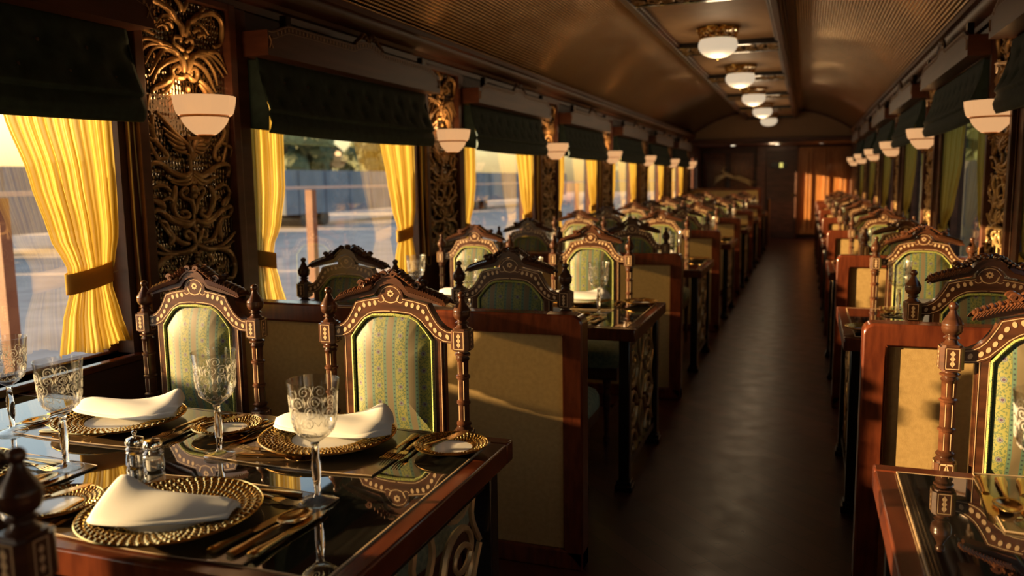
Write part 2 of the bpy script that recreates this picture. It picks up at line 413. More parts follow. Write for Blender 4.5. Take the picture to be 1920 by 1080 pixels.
b.build('trim_5', 'mahogany', bevel=.006, kind='structure')
b = MB()
b.box(-.20, WR, YE - .04, YE, .1, 2.1)
for x in (-.19, -.02, .06, .36, .44, .72, .80): b.box(x, x + .055, YE - .075, YE - .04, .1, 2.1)
for z in (.1, 1.98): b.box(-.20, WR, YE - .07, YE - .04, z, z + .12)
b.build('trim_6', 'pane_wood', bevel=.005, kind='structure')
b = MB()
for x in (-1.0, -.98): pass
b.box(-1.10, -.90, YE - .12, YE, 0, 2.17); b.box(-.235, -.20, YE - .12, YE, 0, 2.17); b.box(-.90, -.235, YE - .12, YE, 2.02, 2.17)
b.build('trim_7', 'trim_wood', bevel=.004, kind='structure')
d = MB().box(-.895, -.24, YE - .10, YE - .05, .005, 2.015).build('door_1', 'dado', kind='structure')
MB().box(-.86, -.28, YE - .108, YE - .10, .15, .85).build('door_panel', 'trim_wood', d)
MB().box(-.30, -.285, YE - .15, YE - .10, .98, 1.04).build('door_handle', 'gold', d)
b = MB().box(-.78, -.44, YE - .118, YE - .10, 1.63, 1.76).build('door_sign', 'ebony')
tag(b, 'small dark plate with a yellow lit square high on the far door', 'sign')
MB().box(-.60, -.52, YE - .122, YE - .118, 1.64, 1.75).build('sign_square', simple('yellow sign glow', (.75, .68, .18), .4, emit=(.9, .8, .2), estr=.5), b)

# half height screen at the left of the far end
t = thing('end_screen', 'tan panelled half-height screen closing the far left end', 'partition', (0, 17.55, 0))
b = MB(); b.box(WL, -.86, -.02, .02, 1.16, 1.215); b.box(WL, -.86, -.02, .02, .0, .1); b.box(-.93, -.86, -.02, .02, .1, 1.16); b.build('frame', 'mahogany', t, bevel=.004)
MB().box(WL, -.93, -.012, .012, .1, 1.16).build('panel', 'beige_fabric', t)
t = thing('side_screen', 'narrow dark wooden post screen beside the far end aisle', 'partition', (-.72, 18.3, 0))
MB().box(-.06, .0, -.3, .3, 0, .97).build('frame', 'trim_wood', t, bevel=.004)

# carved bird on the far left wall
t = thing('bird_carving', 'bronze carved long-tailed bird mounted above the far left screen', 'sculpture', (-1.72, YE - .25, 1.42))
b = MB(); b.tube(smooth_pts([(-.13, 0, .16), (-.10, 0, .13), (-.05, -.02, .10), (.02, -.03, .05), (.12, -.02, .0)], 5), [.008, .012, .02] + [.03] * 8 + [.045] * 6 + [.04, .035, .03, .02], 8)
b.sphere((-.13, 0, .17), .03); b.tube([(-.15, 0, .17), (-.2, 0, .155)], [.01, .002], 5); b.build('body', 'gold_carving', t)
b = MB()
for k in range(4): b.tube(smooth_pts([(.08, -.02, .03 - .01 * k), (.28, -.02, .02 - .03 * k), (.46, -.02, -.06 - .03 * k), (.62 - .04 * k, -.01, -.10 - .035 * k)], 5), [.016] * 10 + [.012, .012, .01, .008, .006, .004], 5)
b.build('tail', 'gold_carving', t)
b = MB()
for k in range(5): b.tube(smooth_pts([(-.02, -.02, .06), (-.14 - .02 * k, -.03, .07 - .03 * k), (-.30 - .01 * k, -.02, .02 - .045 * k)], 4), [.014] * 5 + [.010, .008, .006, .004], 5)
for k in range(4): b.tube([(-.12, 0, .18), (-.14 + .03 * k, 0, .27)], [.004, .006], 4)
b.build('wing', 'gold_carving', t)

# ------------------------------------------------------------------ carved columns, traced on the panel face
def tr8(pts):   # right half traced, axis drifts
    return [((u - (350 + (v - 110) * .045)) * .000925, 1.58 - (v - 110) * .00062) for u, v in pts]
def tr7(pts):
    return [((u - 355) * .00091, 1.917 - (v - 400) * .00072) for u, v in pts]
CARVE = [
 (tr8([(365, 285), (410, 315), (470, 290), (530, 240), (585, 232), (612, 270), (602, 318)]), .011, .007),
 (tr8([(368, 300), (400, 335), (450, 345), (500, 325), (520, 318)]), .010, .004),
 (tr8([(360, 320), (395, 360), (440, 365), (490, 345)]), .009, .003),
 (tr8([(378, 600), (430, 628), (500, 597), (550, 548), (600, 522), (623, 555), (612, 585)]), .012, .007),
 (tr8([(395, 612), (460, 600), (520, 562), (570, 540)]), .008, .003),
 (tr8([(375, 560), (385, 480), (420, 450), (436, 412), (412, 388), (396, 412), (410, 428)]), .008, .006),
 (tr8([(470, 378), (492, 450), (488, 530), (455, 585), (412, 572), (415, 540), (445, 545)]), .010, .006),
 (tr8([(490, 490), (520, 452), (548, 468), (540, 485)]), .008, .004),
 (tr8([(500, 410), (545, 372), (596, 385), (612, 425), (590, 440)]), .008, .004),
 (tr8([(555, 515), (575, 480), (605, 455), (618, 430)]), .014, .003),
 (tr8([(385, 765), (402, 700), (420, 668), (442, 690), (430, 722), (408, 712)]), .009, .006),
 (tr8([(425, 752), (480, 738), (525, 670), (548, 605), (590, 592)]), .010, .006),
 (tr8([(540, 745), (528, 700), (545, 650), (575, 600)]), .012, .003),
 (tr8([(385, 765), (440, 800), (520, 802), (585, 765), (638, 703)]), .012, .004),
 (tr8([(500, 808), (570, 805), (605, 790), (640, 765)]), .009, .003),
 (tr8([(530, 812), (590, 835), (640, 900), (645, 960), (612, 1022), (575, 1008), (590, 978)]), .011, .006),
 (tr8([(378, 855), (410, 925), (470, 950), (520, 975), (552, 1035)]), .010, .004),
 (tr8([(445, 835), (474, 875), (462, 925)]), .008, .004),
 (tr8([(378, 855), (392, 815), (415, 808), (412, 832)]), .007, .005),
 (tr8([(510, 940), (550, 930), (575, 900)]), .010, .002),
 (tr8([(358, 200), (362, 130), (410, 60), (470, -10), (540, -80)]), .010, .007),
 (tr8([(385, 130), (440, 128), (478, 85)]), .009, .003), (tr8([(390, 112), (445, 95), (492, 45)]), .009, .003),
 (tr8([(400, 90), (450, 60), (500, 5)]), .009, .003), (tr8([(380, 150), (415, 160), (455, 135)]), .008, .003),
 (tr8([(558, -60), (572, 20), (550, 90), (512, 150), (505, 195), (540, 205), (552, 178)]), .009, .006),
 (tr8([(570, 20), (590, -10), (585, -50)]), .008, .003), (tr8([(552, 85), (578, 90), (590, 60)]), .008, .002),
 (tr8([(368, 205), (372, 175), (400, 160)]), .006, .003),
 (tr7([(368, 470), (385, 400), (430, 362), (480, 368), (530, 430), (566, 512)]), .013, .004),
 (tr7([(385, 395), (440, 355), (510, 358), (560, 400), (600, 462)]), .011, .003),
 (tr7([(400, 375), (470, 338), (550, 350), (600, 390), (628, 440)]), .010, .003),
 (tr7([(480, 345), (540, 325), (590, 335), (632, 400)]), .010, .002),
 (tr7([(400, 405), (460, 425), (515, 480), (552, 556)]), .011, .003),
 (tr7([(360, 480), (385, 505), (420, 500), (432, 465), (410, 440), (388, 458), (402, 478)]), .009, .006),
 (tr7([(362, 355), (380, 345), (412, 320), (408, 288), (382, 285), (372, 305)]), .008, .006),
 (tr7([(365, 275), (375, 215), (415, 182), (475, 190), (515, 235)]), .012, .003),
 (tr7([(400, 190), (440, 150), (500, 120), (560, 105), (605, 140), (618, 210), (600, 270), (540, 300)]), .012, .007),
 (tr7([(420, 240), (450, 215), (480, 240)]), .009, .002), (tr7([(450, 260), (480, 235), (505, 255)]), .008, .002),
 (tr7([(360, 140), (375, 100), (405, 60), (430, 30)]), .010, .003),
 (tr7([(470, 120), (490, 90), (480, 60)]), .009, .002),
 (tr7([(440, 500), (480, 540), (545, 580), (560, 605)]), .012, .006),
 (tr7([(440, 520), (470, 570), (500, 600)]), .010, .004),
 (tr7([(585, 620), (610, 680), (620, 760), (600, 860), (560, 960)]), .009, .005),
 (tr7([(600, 860), (630, 880), (632, 930)]), .008, .002),
]
def carving_mesh():
    b = MB()
    for pts, r0, r1 in CARVE:
        pp = smooth_pts([(a, z, 0) for a, z in pts], 4); n = len(pp)
        rad = [1.2 * (r0 + (r1 - r0) * (i / (n - 1)) ** 1.4) * (.65 + .35 * min(1, i / 3)) for i in range(n)]
        for s in (1, -1):
            b.tube([(.018 + .006 * sin(i * .5), s * p.x, p.y) for i, p in enumerate(pp)], rad, 6, 1.0, (1, 0, 0))
    # flower buds and stem on the axis
    for z, r in ((1.40, .020), (1.375, .014), (1.43, .013), (1.235, .012), (1.13, .012), (1.80, .012), (1.93, .014), (2.02, .012)):
        b.sphere((.024, 0, z), r, 10, 6, (.8, 1, 1))
    b.tube([(.014, 0, 1.02), (.014, 0, 1.2), (.014, 0, 1.45), (.014, 0, 1.62)], [.005, .007, .007, .008], 6)
    # leaf veins
    for k in range(7):
        for s in (1, -1):
            b.tube([(.03, s * (.03 + .012 * k), 1.70 + .012 * k), (.03, s * (.05 + .014 * k), 1.66 + .016 * k)], [.005, .002], 5)
    return b
def make_column():
    t = thing('column_carving', 'x', 'wall carving', (WL, 2.735, 0), 0, 'carved gilt panels between the windows')
    b = MB()
    for y0, y1 in ((-.29, -.245), (.25, .295)): b.box(0, .045, y0, y1, .93, 2.18)
    b.box(0, .045, -.245, .25, .93, .955); b.box(0, .045, -.245, .25, 2.15, 2.18)
    b.box(.0, .018, -.32, -.29, .79, 2.18); b.box(0, .018, .295, .40, .79, 2.18)
    b.box(.018, .026, .30, .31, .93, 2.18)
    b.build('frame', 'trim_wood', t, bevel=.004)
    MB().box(.0, .006, -.245, .25, .955, 2.15).build('mirror', 'mirror', t)
    carving_mesh().build('carving', 'gold_carving', t, smooth=60)
    return t
col_kit = Kit(make_column())
lefts = ['with the full scroll carving, nearest on the left wall', 'second on the left wall, after the first full window', 'third on the left wall', 'fourth on the left wall', 'fifth on the left wall', 'sixth on the left wall', 'last before the far end on the left wall']
for k in range(7):
    col_kit.place((WL, 2.735 + P * k, 0), 0, 'gold scroll-carved dark mirror panel, ' + lefts[k])
rights = ['nearest in view on the right wall', 'second on the right wall', 'third on the right wall', 'fourth on the right wall', 'fifth on the right wall', 'last before the far end on the right wall']
for k in range(6):
    col_kit.place((WR, RC + P * k, 0), PI, 'gold scroll-carved dark mirror panel, ' + rights[k])

# ------------------------------------------------------------------ sconces
def rib(n, amt): return lambda a, z: 1 + amt * abs(cos(a * n / 2))
def flat_back(o, lim=-.083, k=.92):
    for v in o.data.vertices:
        v.co.x *= k; v.co.y *= k; v.co.x = max(v.co.x, lim)
    return o
def make_sconce():
    t = thing('wall_sconce', 'x', 'wall lamp', (0, 0, 0), 0, 'two-tier frosted sconces')
    b = MB(); b.lathe([(.106, 0), (.114, .010), (.120, .030), (.125, .055), (.127, .074), (.122, .074), (.114, .03), (.100, .006)], (0, 0, 1.693), 48, rib(28, .05), cap=False); flat_back(b.build('upper_bowl', 'sconce_glass', t))
    b = MB(); b.lathe([(.040, 0), (.056, .012), (.074, .030), (.088, .050), (.094, .066), (.088, .066), (.06, .035), (.03, .008)], (0, 0, 1.618), 48, rib(28, .06), cap=False); flat_back(b.build('lower_bowl', 'sconce_glass', t))
    b = MB(); b.lathe([(.088, 0), (.101, .002), (.101, .012), (.088, .014)], (0, 0, 1.683), 32); flat_back(b.build('band', 'gold_carving', t))
    b = MB(); b.lathe([(.001, -.035), (.008, -.030), (.010, -.022), (.005, -.014), (.014, -.008), (.03, 0), (.03, .006), (.001, .008)], (0, 0, 1.614), 16)
    b.box(-.083, -.0, -.012, .012, 1.60, 1.612); b.build('finial', 'gold_carving', t)
    return t
sk = Kit(make_sconce())
for k in range(7):
    y = 2.73 + P * k
    sk.place((WL + .104, y, 0), 0, 'cream two-tier glass wall sconce on the ' + ORD[k] + ' carved panel of the left wall')
for k in range(6):
    sk.place((WR - .104, RC - .16 + P * k, 0), PI, 'cream two-tier glass wall sconce on the ' + (ORD[k] if k < 5 else 'last') + ' visible carved panel of the right wall')
def point(loc, w, col=(1, .55, .22), r=.04):
    ld = bpy.data.lights.new('lamp_bulb', 'POINT'); ld.energy = w; ld.color = col; ld.shadow_soft_size = r
    o = bpy.data.objects.new('lamp_bulb', ld); COL.objects.link(o); o.location = loc
for k in range(4): point((WL + .104, 2.73 + P * k, 1.80), .9)
for k in range(3): point((WR - .104, RC - .16 + P * k, 1.80), .35)

def tie_mat():
    m, n, l, b = M_new('tieback cloth'); n.remove(b)
    d = n.new('ShaderNodeBsdfDiffuse'); tr = n.new('ShaderNodeBsdfTranslucent'); d.inputs[0].default_value = (.62, .42, .10, 1); tr.inputs[0].default_value = (.60, .38, .08, 1)
    mx = n.new('ShaderNodeMixShader'); mx.inputs[0].default_value = .45; l.new(d.outputs[0], mx.inputs[1]); l.new(tr.outputs[0], mx.inputs[2]); l.new(mx.outputs[0], n['Material Output'].inputs[0])
    return m
simple_tie = tie_mat()
# ------------------------------------------------------------------ windows: frame, pane, sill, curtains, blind, pelmet, cord
def curtain(rows, x0, n=9, amp=.02, side=1, seed=1):
    """rows: (z, ya, yb) from top to bottom; cloth hangs with sine folds"""
    def at(v):
        z = rows[0][0] + (rows[-1][0] - rows[0][0]) * v
        for i in range(len(rows) - 1):
            if rows[i][0] >= z >= rows[i + 1][0] - 1e-6:
                f = (rows[i][0] - z) / (rows[i][0] - rows[i + 1][0]); f2 = f * f * (3 - 2 * f) * .5 + f * .5
                return z, rows[i][1] + (rows[i + 1][1] - rows[i][1]) * f2, rows[i][2] + (rows[i + 1][2] - rows[i][2]) * f2
        return rows[-1]
    ph = random.random() * 6
    def fn(u, v):
        z, a, c = at(v); w = abs(c - a)
        y = a + (c - a) * u
        q = sin(u * n * 2 * PI + ph + .6 * sin(v * 3)) + .45 * sin(u * n * 4.7 * PI + 1.3 * ph + 1.1 * v)
        am = amp * min(1, w / .3)
        return (x0 + side * am * q, y + .25 * am * cos(u * n * 2 * PI + ph), z + (.012 * sin(u * 9) if v > .98 else 0))
    b = MB(); b.grid(fn, 110, 26); return b
def make_window_dress(wa, wb, side, x, kind):
    """curtain pair meshes in window space: y from the middle"""
    w = (wb - wa); h = w / 2
    far = [(1.98, h - .52, h - .02), (1.66, h - .45, h - .02), (1.45, h - .375, h - .02), (1.25, h - .315, h - .025), (1.14, h - .255, h - .05), (1.07, h - .245, h - .07), (.95, h - .29, h - .04), (.832, h - .315, h + .0)]
    near = [(1.98, -h + .01, -h + .30), (1.66, -h + .01, -h + .27), (1.40, -h + .01, -h + .265), (1.22, -h + .01, -h + .22), (1.12, -h + .015, -h + .155), (1.06, -h + .015, -h + .15), (.95, -h + .01, -h + .19), (.832, -h + .01, -h + .235)]
    if side < 0:   # right-hand wall: seen edge on, both fuller
        far = [(1.98, h - .85, h - .02), (1.5, h - .74, h - .02), (1.2, h - .50, h - .03), (1.05, h - .22, h - .06), (.98, h - .21, h - .06), (.83, h - .34, h - .02)]
        near = [(1.98, -h + .02, -h + .50), (1.5, -h + .02, -h + .46), (1.2, -h + .03, -h + .36), (1.05, -h + .06, -h + .22), (.98, -h + .06, -h + .21), (.83, -h + .02, -h + .34)]
    out = []
    for rows, nm in ((near, 'near'), (far, 'far')):
        t = thing('curtain', 'x', 'curtain', (x, 0, 0), 0, 'yellow tied curtains')
        curtain(rows, 0, 7 if nm == 'near' else 9, .011, side).build('cloth', 'curtain', t, smooth=80)
        zt = 1.10 if side > 0 else 1.015
        r = min(rows, key=lambda q: abs(q[0] - (1.07 if side > 0 else .98)))
        a, c = r[1] - .012, r[2] + .012
        b = MB()
        def tie(u, v, a=a, c=c, zt=zt):
            ang = 2 * PI * u
            return (side * .030 * sin(ang), (a + c) / 2 + (c - a) / 2 * cos(ang), zt - .055 + .072 * v + .03 * (.5 + .5 * cos(ang)) * (1 if nm == 'far' else -1))
        b.grid(tie, 28, 3); b.build('tieback', simple_tie, t, smooth=80, solid=.004)
        if nm == 'far':
            MB().tube([(0, c - .005, zt), (-side * .02, c + .05, zt + .004)], .0018, 5).build('tie_cord', 'cord', t)
        out.append(t)
    return out
def make_blind(w):
    t = thing('roman_blind', 'x', 'window blind', (0, 0, 0), 0, 'dark green roman blinds')
    prof = [(1.976, .060), (1.95, .066), (1.90, .075), (1.82, .095), (1.765, .118), (1.748, .125), (1.735, .112), (1.715, .120), (1.69, .128), (1.665, .122), (1.650, .112)]
    def fn(u, v):
        f = v * (len(prof) - 1); i = min(int(f), len(prof) - 2); f -= i
        z = prof[i][0] + (prof[i + 1][0] - prof[i][0]) * f; x = prof[i][1] + (prof[i + 1][1] - prof[i][1]) * f
        y = -w / 2 + w * u
        sag = -.012 * (1 - (2 * u - 1) ** 2) * v + .0025 * sin(u * 23) * v
        # tufts
        for zz, off in ((1.89, 0), (1.80, .5)):
            c = w / 9; yy = ((y / c + off) % 1) - .5
            x -= .012 * math.exp(-((yy * c) ** 2 + (z - zz) ** 2) / .0009)
        return (x, y, z + sag)
    b = MB(); b.grid(fn, 120, 40); b.build('cloth', 'blind', t, smooth=80, solid=.006)
    for s in (-1, 1):
        b = MB(); b.prism([(.0, 1.97), (.06, 1.965), (.10, 1.80), (.115, 1.75), (.11, 1.655), (.0, 1.67)], s * (w / 2) - .002, s * (w / 2) + .002, 'xz'); b.build('side_fold', 'blind', t)
    b = MB()
    for zz, off in ((1.89, 0), (1.80, .5)):
        c = w / 9
        for i in range(-5, 6):
            y = (i + .5 - off) * c
            if abs(y) < w / 2 - .03:
                x = .077 if zz > 1.85 else .100
                b.sphere((x - .006, y, zz - .006), .008, 8, 4, (.6, 1, 1))
    b.build('tuft_button', simple('tuft thread', (.10, .075, .06), .8), t)
    b = MB(); b.tube([(.112, -w / 2 + w * i / 20, 1.650 - .012 * (1 - (2 * i / 20 - 1) ** 2)) for i in range(21)], .005, 6); b.build('hem', simple('hem braid', (.045, .065, .03), .7), t)
    return t
def make_pelmet(w):
    t = thing('pelmet', 'x', 'pelmet', (0, 0, 0), 0, 'inlaid dark wooden pelmets')
    h = w / 2
    def top(y):
        a = abs(y)
        if a > h - .05: return 2.085
        if a > h - .17: return 2.085 + .045 * (1 - (a - (h - .17)) / .12) ** .8
        if a < .16: return 2.128 + .035 * (1 - (a / .16) ** 2)
        return 2.128
    N = 56; ys = [-h + w * i / N for i in range(N + 1)]
    b = MB(); b.strip([(y, 1.985) for y in ys], [(y, top(y)) for y in ys], .135, .155, 'yz')
    b.box(0, .135, -h, -h + .02, 1.985, 2.085); b.box(0, .135, h - .02, h, 1.985, 2.085); b.box(0, .155, -h, h, 1.978, 1.985)
    b.build('board', 'trim_wood', t)
    b = MB()
    for i in range(N):
        for dz, hh in ((-.006, .003), (-.034, .002)):
            y0, y1 = ys[i], ys[i + 1]
            b.add([(.1562, y0, top(y0) + dz), (.1562, y1, top(y1) + dz), (.1562, y1, top(y1) + dz - hh), (.1562, y0, top(y0) + dz - hh)], [(0, 1, 2, 3)])
    n = 62
    for i in range(2, n - 1):
        y = -h + w * (i + .5) / n; z = top(y)
        b.box(.155, .1568, y - .005, y + .005, z - .028, z - .013)
    for s in (-1, 1):
        y = s * (h - .022); b.tube([(.157, y - .012, 2.01), (.157, y + .012, 2.06)], .003, 4); b.tube([(.157, y + .012, 2.01), (.157, y - .012, 2.06)], .003, 4)
    b.build('inlay', simple('muted pelmet inlay', (.52, .34, .21), .5), t)
    b = MB()
    for s in (-1, 1):
        b.tube(smooth_pts([(.15, s * .005, 2.163), (.152, s * .05, 2.195), (.152, s * .10, 2.165), (.152, s * .15, 2.135)], 4), .011, 6)
        b.sphere((.152, s * .045, 2.182), .014, 8, 5)
    b.sphere((.152, 0, 2.185), .02, 8, 6); b.build('crest', 'dark_wood', t)
    for s in (-1, 1): MB().box(.10, .135, s * (h - .19) - .02, s * (h - .19) + .02, 2.10, 2.175).build('bracket', 'ebony', t)
    return t
def make_window_frame(name, x, side, wa, wb, zb, zt):
    t = bpy.data.objects.new(name, None); COL.objects.link(t); t['kind'] = 'structure'
    xo = x - side * .10; c = (wa + wb) / 2
    t.location = (xo, c, 0); h = (wb - wa) / 2
    b = MB()
    for s in (-1, 1): b.box(-.025, .025, s * h - (.045 if s > 0 else 0), s * h + (.045 if s < 0 else 0), zb, zt)
    b.box(-.025, .025, -h, h, zb, zb + .012); b.box(-.025, .025, -h, h, zt - .05, zt)
    b.build('window_frame', 'trim_wood', t, bevel=.004)
    MB().add([(0, -h + .04, zb + .012), (0, h - .04, zb + .012), (0, h - .04, zt - .04), (0, -h + .04, zt - .04)], [(0, 1, 2, 3)]).build('pane', 'pane', t)
    b = MB(); b.box(*sorted((-side * .02, side * .135)), -h - .03, h + .03, zb - .028, zb); b.build('sill', 'mahogany', t, bevel=.006)
    return t
wd = LWIN[2][1] - LWIN[2][0]
cn, cf = make_window_dress(*LWIN[2], 1, WL - .02, 'left')
Kn, Kf = Kit(cn), Kit(cf); Kb = Kit(make_blind(wd + .02)); Kp = Kit(make_pelmet(wd + .10))
wn = 0
names_l = ['nearest, cut by the left edge of the photo', 'second', 'third', 'fourth', 'fifth', 'sixth', 'seventh']
for i, (a, c) in enumerate(w for w in LWIN if w[1] < 18):
    wn += 1; make_window_frame('window_%d' % wn, WL, 1, a, c, .79, 1.93)
    k = i - 1; m = c - wd / 2
    if k < 0:    # behind the camera: light only, dressed like the others
        Kf2 = None
        continue
    nm = names_l[k]
    if k > 0: Kn.place((WL - .02, m, 0), 0, 'yellow curtain tied back at the near side of the ' + nm + ' left window')
    Kf.place((WL - .02, m, 0), 0, 'yellow curtain tied back at the far side of the ' + ('nearest' if k == 0 else nm) + ' left window')
    Kb.place((WL, m, 0), 0, 'dark green tufted roman blind over the ' + ('nearest' if k == 0 else nm) + ' left window')
    Kp.place((WL, m, 0), 0, 'dark wooden pelmet with dashed inlay above the ' + ('nearest' if k == 0 else nm) + ' left window')
    if k < 4:
        b = MB(); y = c + .035
        b.tube(smooth_pts([(WL + .02, y, 1.95), (WL + .022, y - .004, 1.6), (WL + .02, y - .002, 1.2), (WL + .025, y + .01, .93), (WL + .03, y + .045, .87), (WL + .03, y + .075, .93), (WL + .022, y + .03, 1.3), (WL + .02, y + .018, 1.95)], 8), .0032, 6)
        tag(b.build('blind_cord', 'cord'), 'looped cream blind cord hanging beside the ' + ('nearest' if k == 0 else nm) + ' left window', 'cord', 'blind cords')
make_window_frame('window_%d' % (wn + 1), WL, 1, *ENDW, .79, 1.93); wn += 1
cn, cf = make_window_dress(*RWIN[3], -1, WR + .02, 'right')
Kn, Kf = Kit(cn), Kit(cf)
wr = RWIN[3][1] - RWIN[3][0]
Kb2 = Kit(make_blind(wr + .04)); Kp2 = Kit(make_pelmet(wr + .12))
names_r = {2: 'nearest', 3: 'second', 4: 'third', 5: 'fourth', 6: 'fifth', 7: 'sixth'}
for i, (a, c) in enumerate(w for w in RWIN if w[1] < 18):
    wn += 1; make_window_frame('window_%d' % wn, WR, -1, a, c, .82, 1.95)
    if i < 2: continue
    m = (a + c) / 2; nm = names_r[i]
    if i > 2: Kn.place((WR + .02, m, 0), 0, 'dull yellow curtain tied back at the near side of the ' + nm + ' right window')
    Kf.place((WR + .02, m, 0), 0, 'dull yellow curtain tied back at the far side of the ' + nm + ' right window')
    Kb2.place((WR, m, .05), PI, 'dark green roman blind half raised over the ' + nm + ' right window')
    Kp2.place((WR, m, .06), PI, 'dark wooden pelmet above the ' + nm + ' right window')

for k, (y, z) in enumerate(((4.585, 1.947), (7.037, 1.982), (9.32, 2.0), (11.8, 2.03))):
    b = MB(); b.tube([(.845, y - .035, z), (.845, y + .035, z)], .006, 6); b.box(.845, .884, y - .008, y + .008, z - .006, z + .006)
    b.tube(smooth_pts([(.845, y + .02, z), (.845, y + .022, z - .03), (.845, y + .005, z - .045), (.845, y - .010, z - .02)], 4), .004, 5)
    tag(b.build('cord_cleat', 'white_plastic'), 'small cream cord cleat above the ' + ['nearest visible', 'second', 'third', 'fourth'][k] + ' sconce on the right wall', 'cord cleat', 'cream cord cleats')
# ------------------------------------------------------------------ ceiling lamps and crossbars
def make_lamp():
    t = thing('ceiling_lamp', 'x', 'ceiling lamp', (0, 0, 0), 0, 'flush ceiling lamps')
    b = MB(); b.lathe([(.165, 0), (.178, .004), (.182, .014), (.15, .020), (.001, .020)], (0, 0, 2.632), 36); b.build('base_plate', 'gold', t)
    b = MB()
    for i in range(16):
        a = 2 * PI * i / 16; da = PI / 16
        for s in (-1, 1):
            b.tube(smooth_pts([(.165 * cos(a), .165 * sin(a), 2.633), (.160 * cos(a + s * da * .8), .160 * sin(a + s * da * .8), 2.612), (.150 * cos(a), .150 * sin(a), 2.592), (.146 * cos(a + s * da * .6), .146 * sin(a + s * da * .6), 2.568)], 4), .0055, 5)
    b.lathe([(.138, 2.556), (.150, 2.558), (.152, 2.568), (.140, 2.572)], (0, 0, 0), 36); b.build('gallery', 'gold', t)
    b = MB(); b.lathe([(.001, 2.410), (.04, 2.413), (.08, 2.422), (.115, 2.440), (.142, 2.464), (.158, 2.494), (.160, 2.518), (.152, 2.545), (.138, 2.562)], (0, 0, 0), 40); b.build('glass_dome', 'lamp_glass', t)
    b = MB(); b.lathe([(.001, 2.392), (.007, 2.396), (.008, 2.404), (.004, 2.408), (.012, 2.412), (.012, 2.418)], (0, 0, 0), 12); b.build('finial', 'gold', t)
    return t
lk = Kit(make_lamp())
LX = -.728
for k in range(5):
    lk.place((LX, 7.1755 + P * k, 0), 0, 'white glass dome ceiling lamp with gilt gallery, ' + ['nearest', 'second from the camera', 'third from the camera', 'fourth from the camera', 'farthest'][k] + ' in the row')
    if k < 4: point((LX, 7.1755 + P * k, 2.36), 3.6, (1, .72, .42), .1)
def make_crossbar():
    t = thing('carved_crossbar', 'x', 'carved panel', (0, 0, 0), 0, 'gilt scroll crossbars of the ceiling')
    b = MB(); x0, x1 = SX0 + .05 - CX, SX1 - .05 - CX
    b.box(x0, x1, -.25, -.21, 2.607, 2.652); b.box(x0, x1, .21, .25, 2.607, 2.652); b.box(x0, x1, -.21, .21, 2.634, 2.648); b.build('frame', 'ebony', t)
    b = MB(); random.seed(3)
    n = 9
    for i in range(n):
        cx = x0 + (x1 - x0) * (i + .5) / n; s = 1 if i % 2 else -1
        for sy in (-1, 1):
            pts = []
            for j in range(17):
                a = j / 16 * 2.6 * PI; r = .052 * (1 - j / 20)
                pts.append((cx + s * r * cos(a), sy * .10 + .09 * sy * sin(a) * (1 - j / 20), 2.620 - .004 * (j % 3)))
            b.tube(pts, [.0115 - .0004 * j for j in range(17)], 5)
            b.tube([(cx - .05, sy * .02, 2.622), (cx, sy * .06, 2.614), (cx + .05, sy * .19, 2.622)], [.004, .012, .004], 5)
            b.tube([(cx + .05, sy * .19, 2.622), (cx, sy * .17, 2.616), (cx - .04, sy * .20, 2.622)], [.004, .010, .004], 5)
    b.build('scrollwork', 'gold_carving', t)
    return t
ck = Kit(make_crossbar())
for k in range(6):
    ck.place((CX, 5.64 + P * k, 0), 0, 'gilt scroll crossbar set across the ceiling panel, ' + ['at the top edge of the photo', 'just beyond the first lamp', 'just beyond the second lamp', 'just beyond the third lamp', 'just beyond the fourth lamp', 'just beyond the last lamp'][k])
for i, (x, m, nm) in enumerate(((-1.55, 'downlight', 'bright round recessed downlight over the far left end'), (-.62, 'downlight', 'recessed downlight above the far door'), (.28, 'dim_downlight', 'faint recessed downlight over the far right end'))):
    t = thing('downlight', nm, 'ceiling lamp', (x, 18.9, 2.128))
    MB().lathe([(.05, 0), (.07, -.004), (.07, .004), (.05, .004)], (0, 0, 0), 24).build('ring', 'silver', t)
    MB().lathe([(.001, -.006), (.048, -.003), (.05, .003)], (0, 0, 0), 24).build('bulb', m, t)
point((-.7, 18.9, 2.05), 3, (1, .7, .4), .1)

# ------------------------------------------------------------------ partitions
def rounded(x0, x1, z0, z1, r, side, n=8):
    pts = [(x0, z0), (x1, z0)]
    if side > 0:
        pts += [(x1 - r + r * cos(a), z1 - r + r * sin(a)) for a in [PI / 2 * i / n for i in range(n + 1)]] + [(x0, z1)]
    else:
        pts += [(x1, z1)] + [(x0 + r - r * cos(a), z1 - r + r * sin(a)) for a in [PI / 2 * (1 - i / n) for i in range(n + 1)]]
    return pts
def make_partition(x0, x1, side):
    """x from 0 at the aisle end"""
    t = thing('seat_partition', 'x', 'partition', (0, 0, 0), 0, 'panelled partitions between the seats')
    W = abs(x1 - x0); r = .035
    outer = [(0, 0)] + [(r - r * cos(a), HP - r + r * sin(a)) for a in [PI / 2 * i / 6 for i in range(7)]] + [(W, HP), (W, 0)]
    a0 = .075; zt, zb = HP - .075, .075
    inner = [(a0, zb)] + [(a0, zt)] * 7 + [(W - .05, zt), (W - .05, zb)]
    outer = [(-side * -1 * x, z) for x, z in outer]; inner = [(side * x, z) for x, z in inner]
    outer = [(side * abs(x), z) for x, z in outer]
    b = MB()
    b.strip(inner, outer, 0, .085, 'xz')
    b.box(*sorted((0, side * W)), .0, .085, 0, .0749)
    b.build('frame', 'mahogany', t, bevel=.008)
    MB().box(*sorted((side * a0, side * (W - .05))), .017, .068, zb, zt).build('fabric_panel', 'beige_fabric', t)
    return t
pl = Kit(make_partition(0, XL - WL, -1)); prt = Kit(make_partition(0, WR - XR, 1))
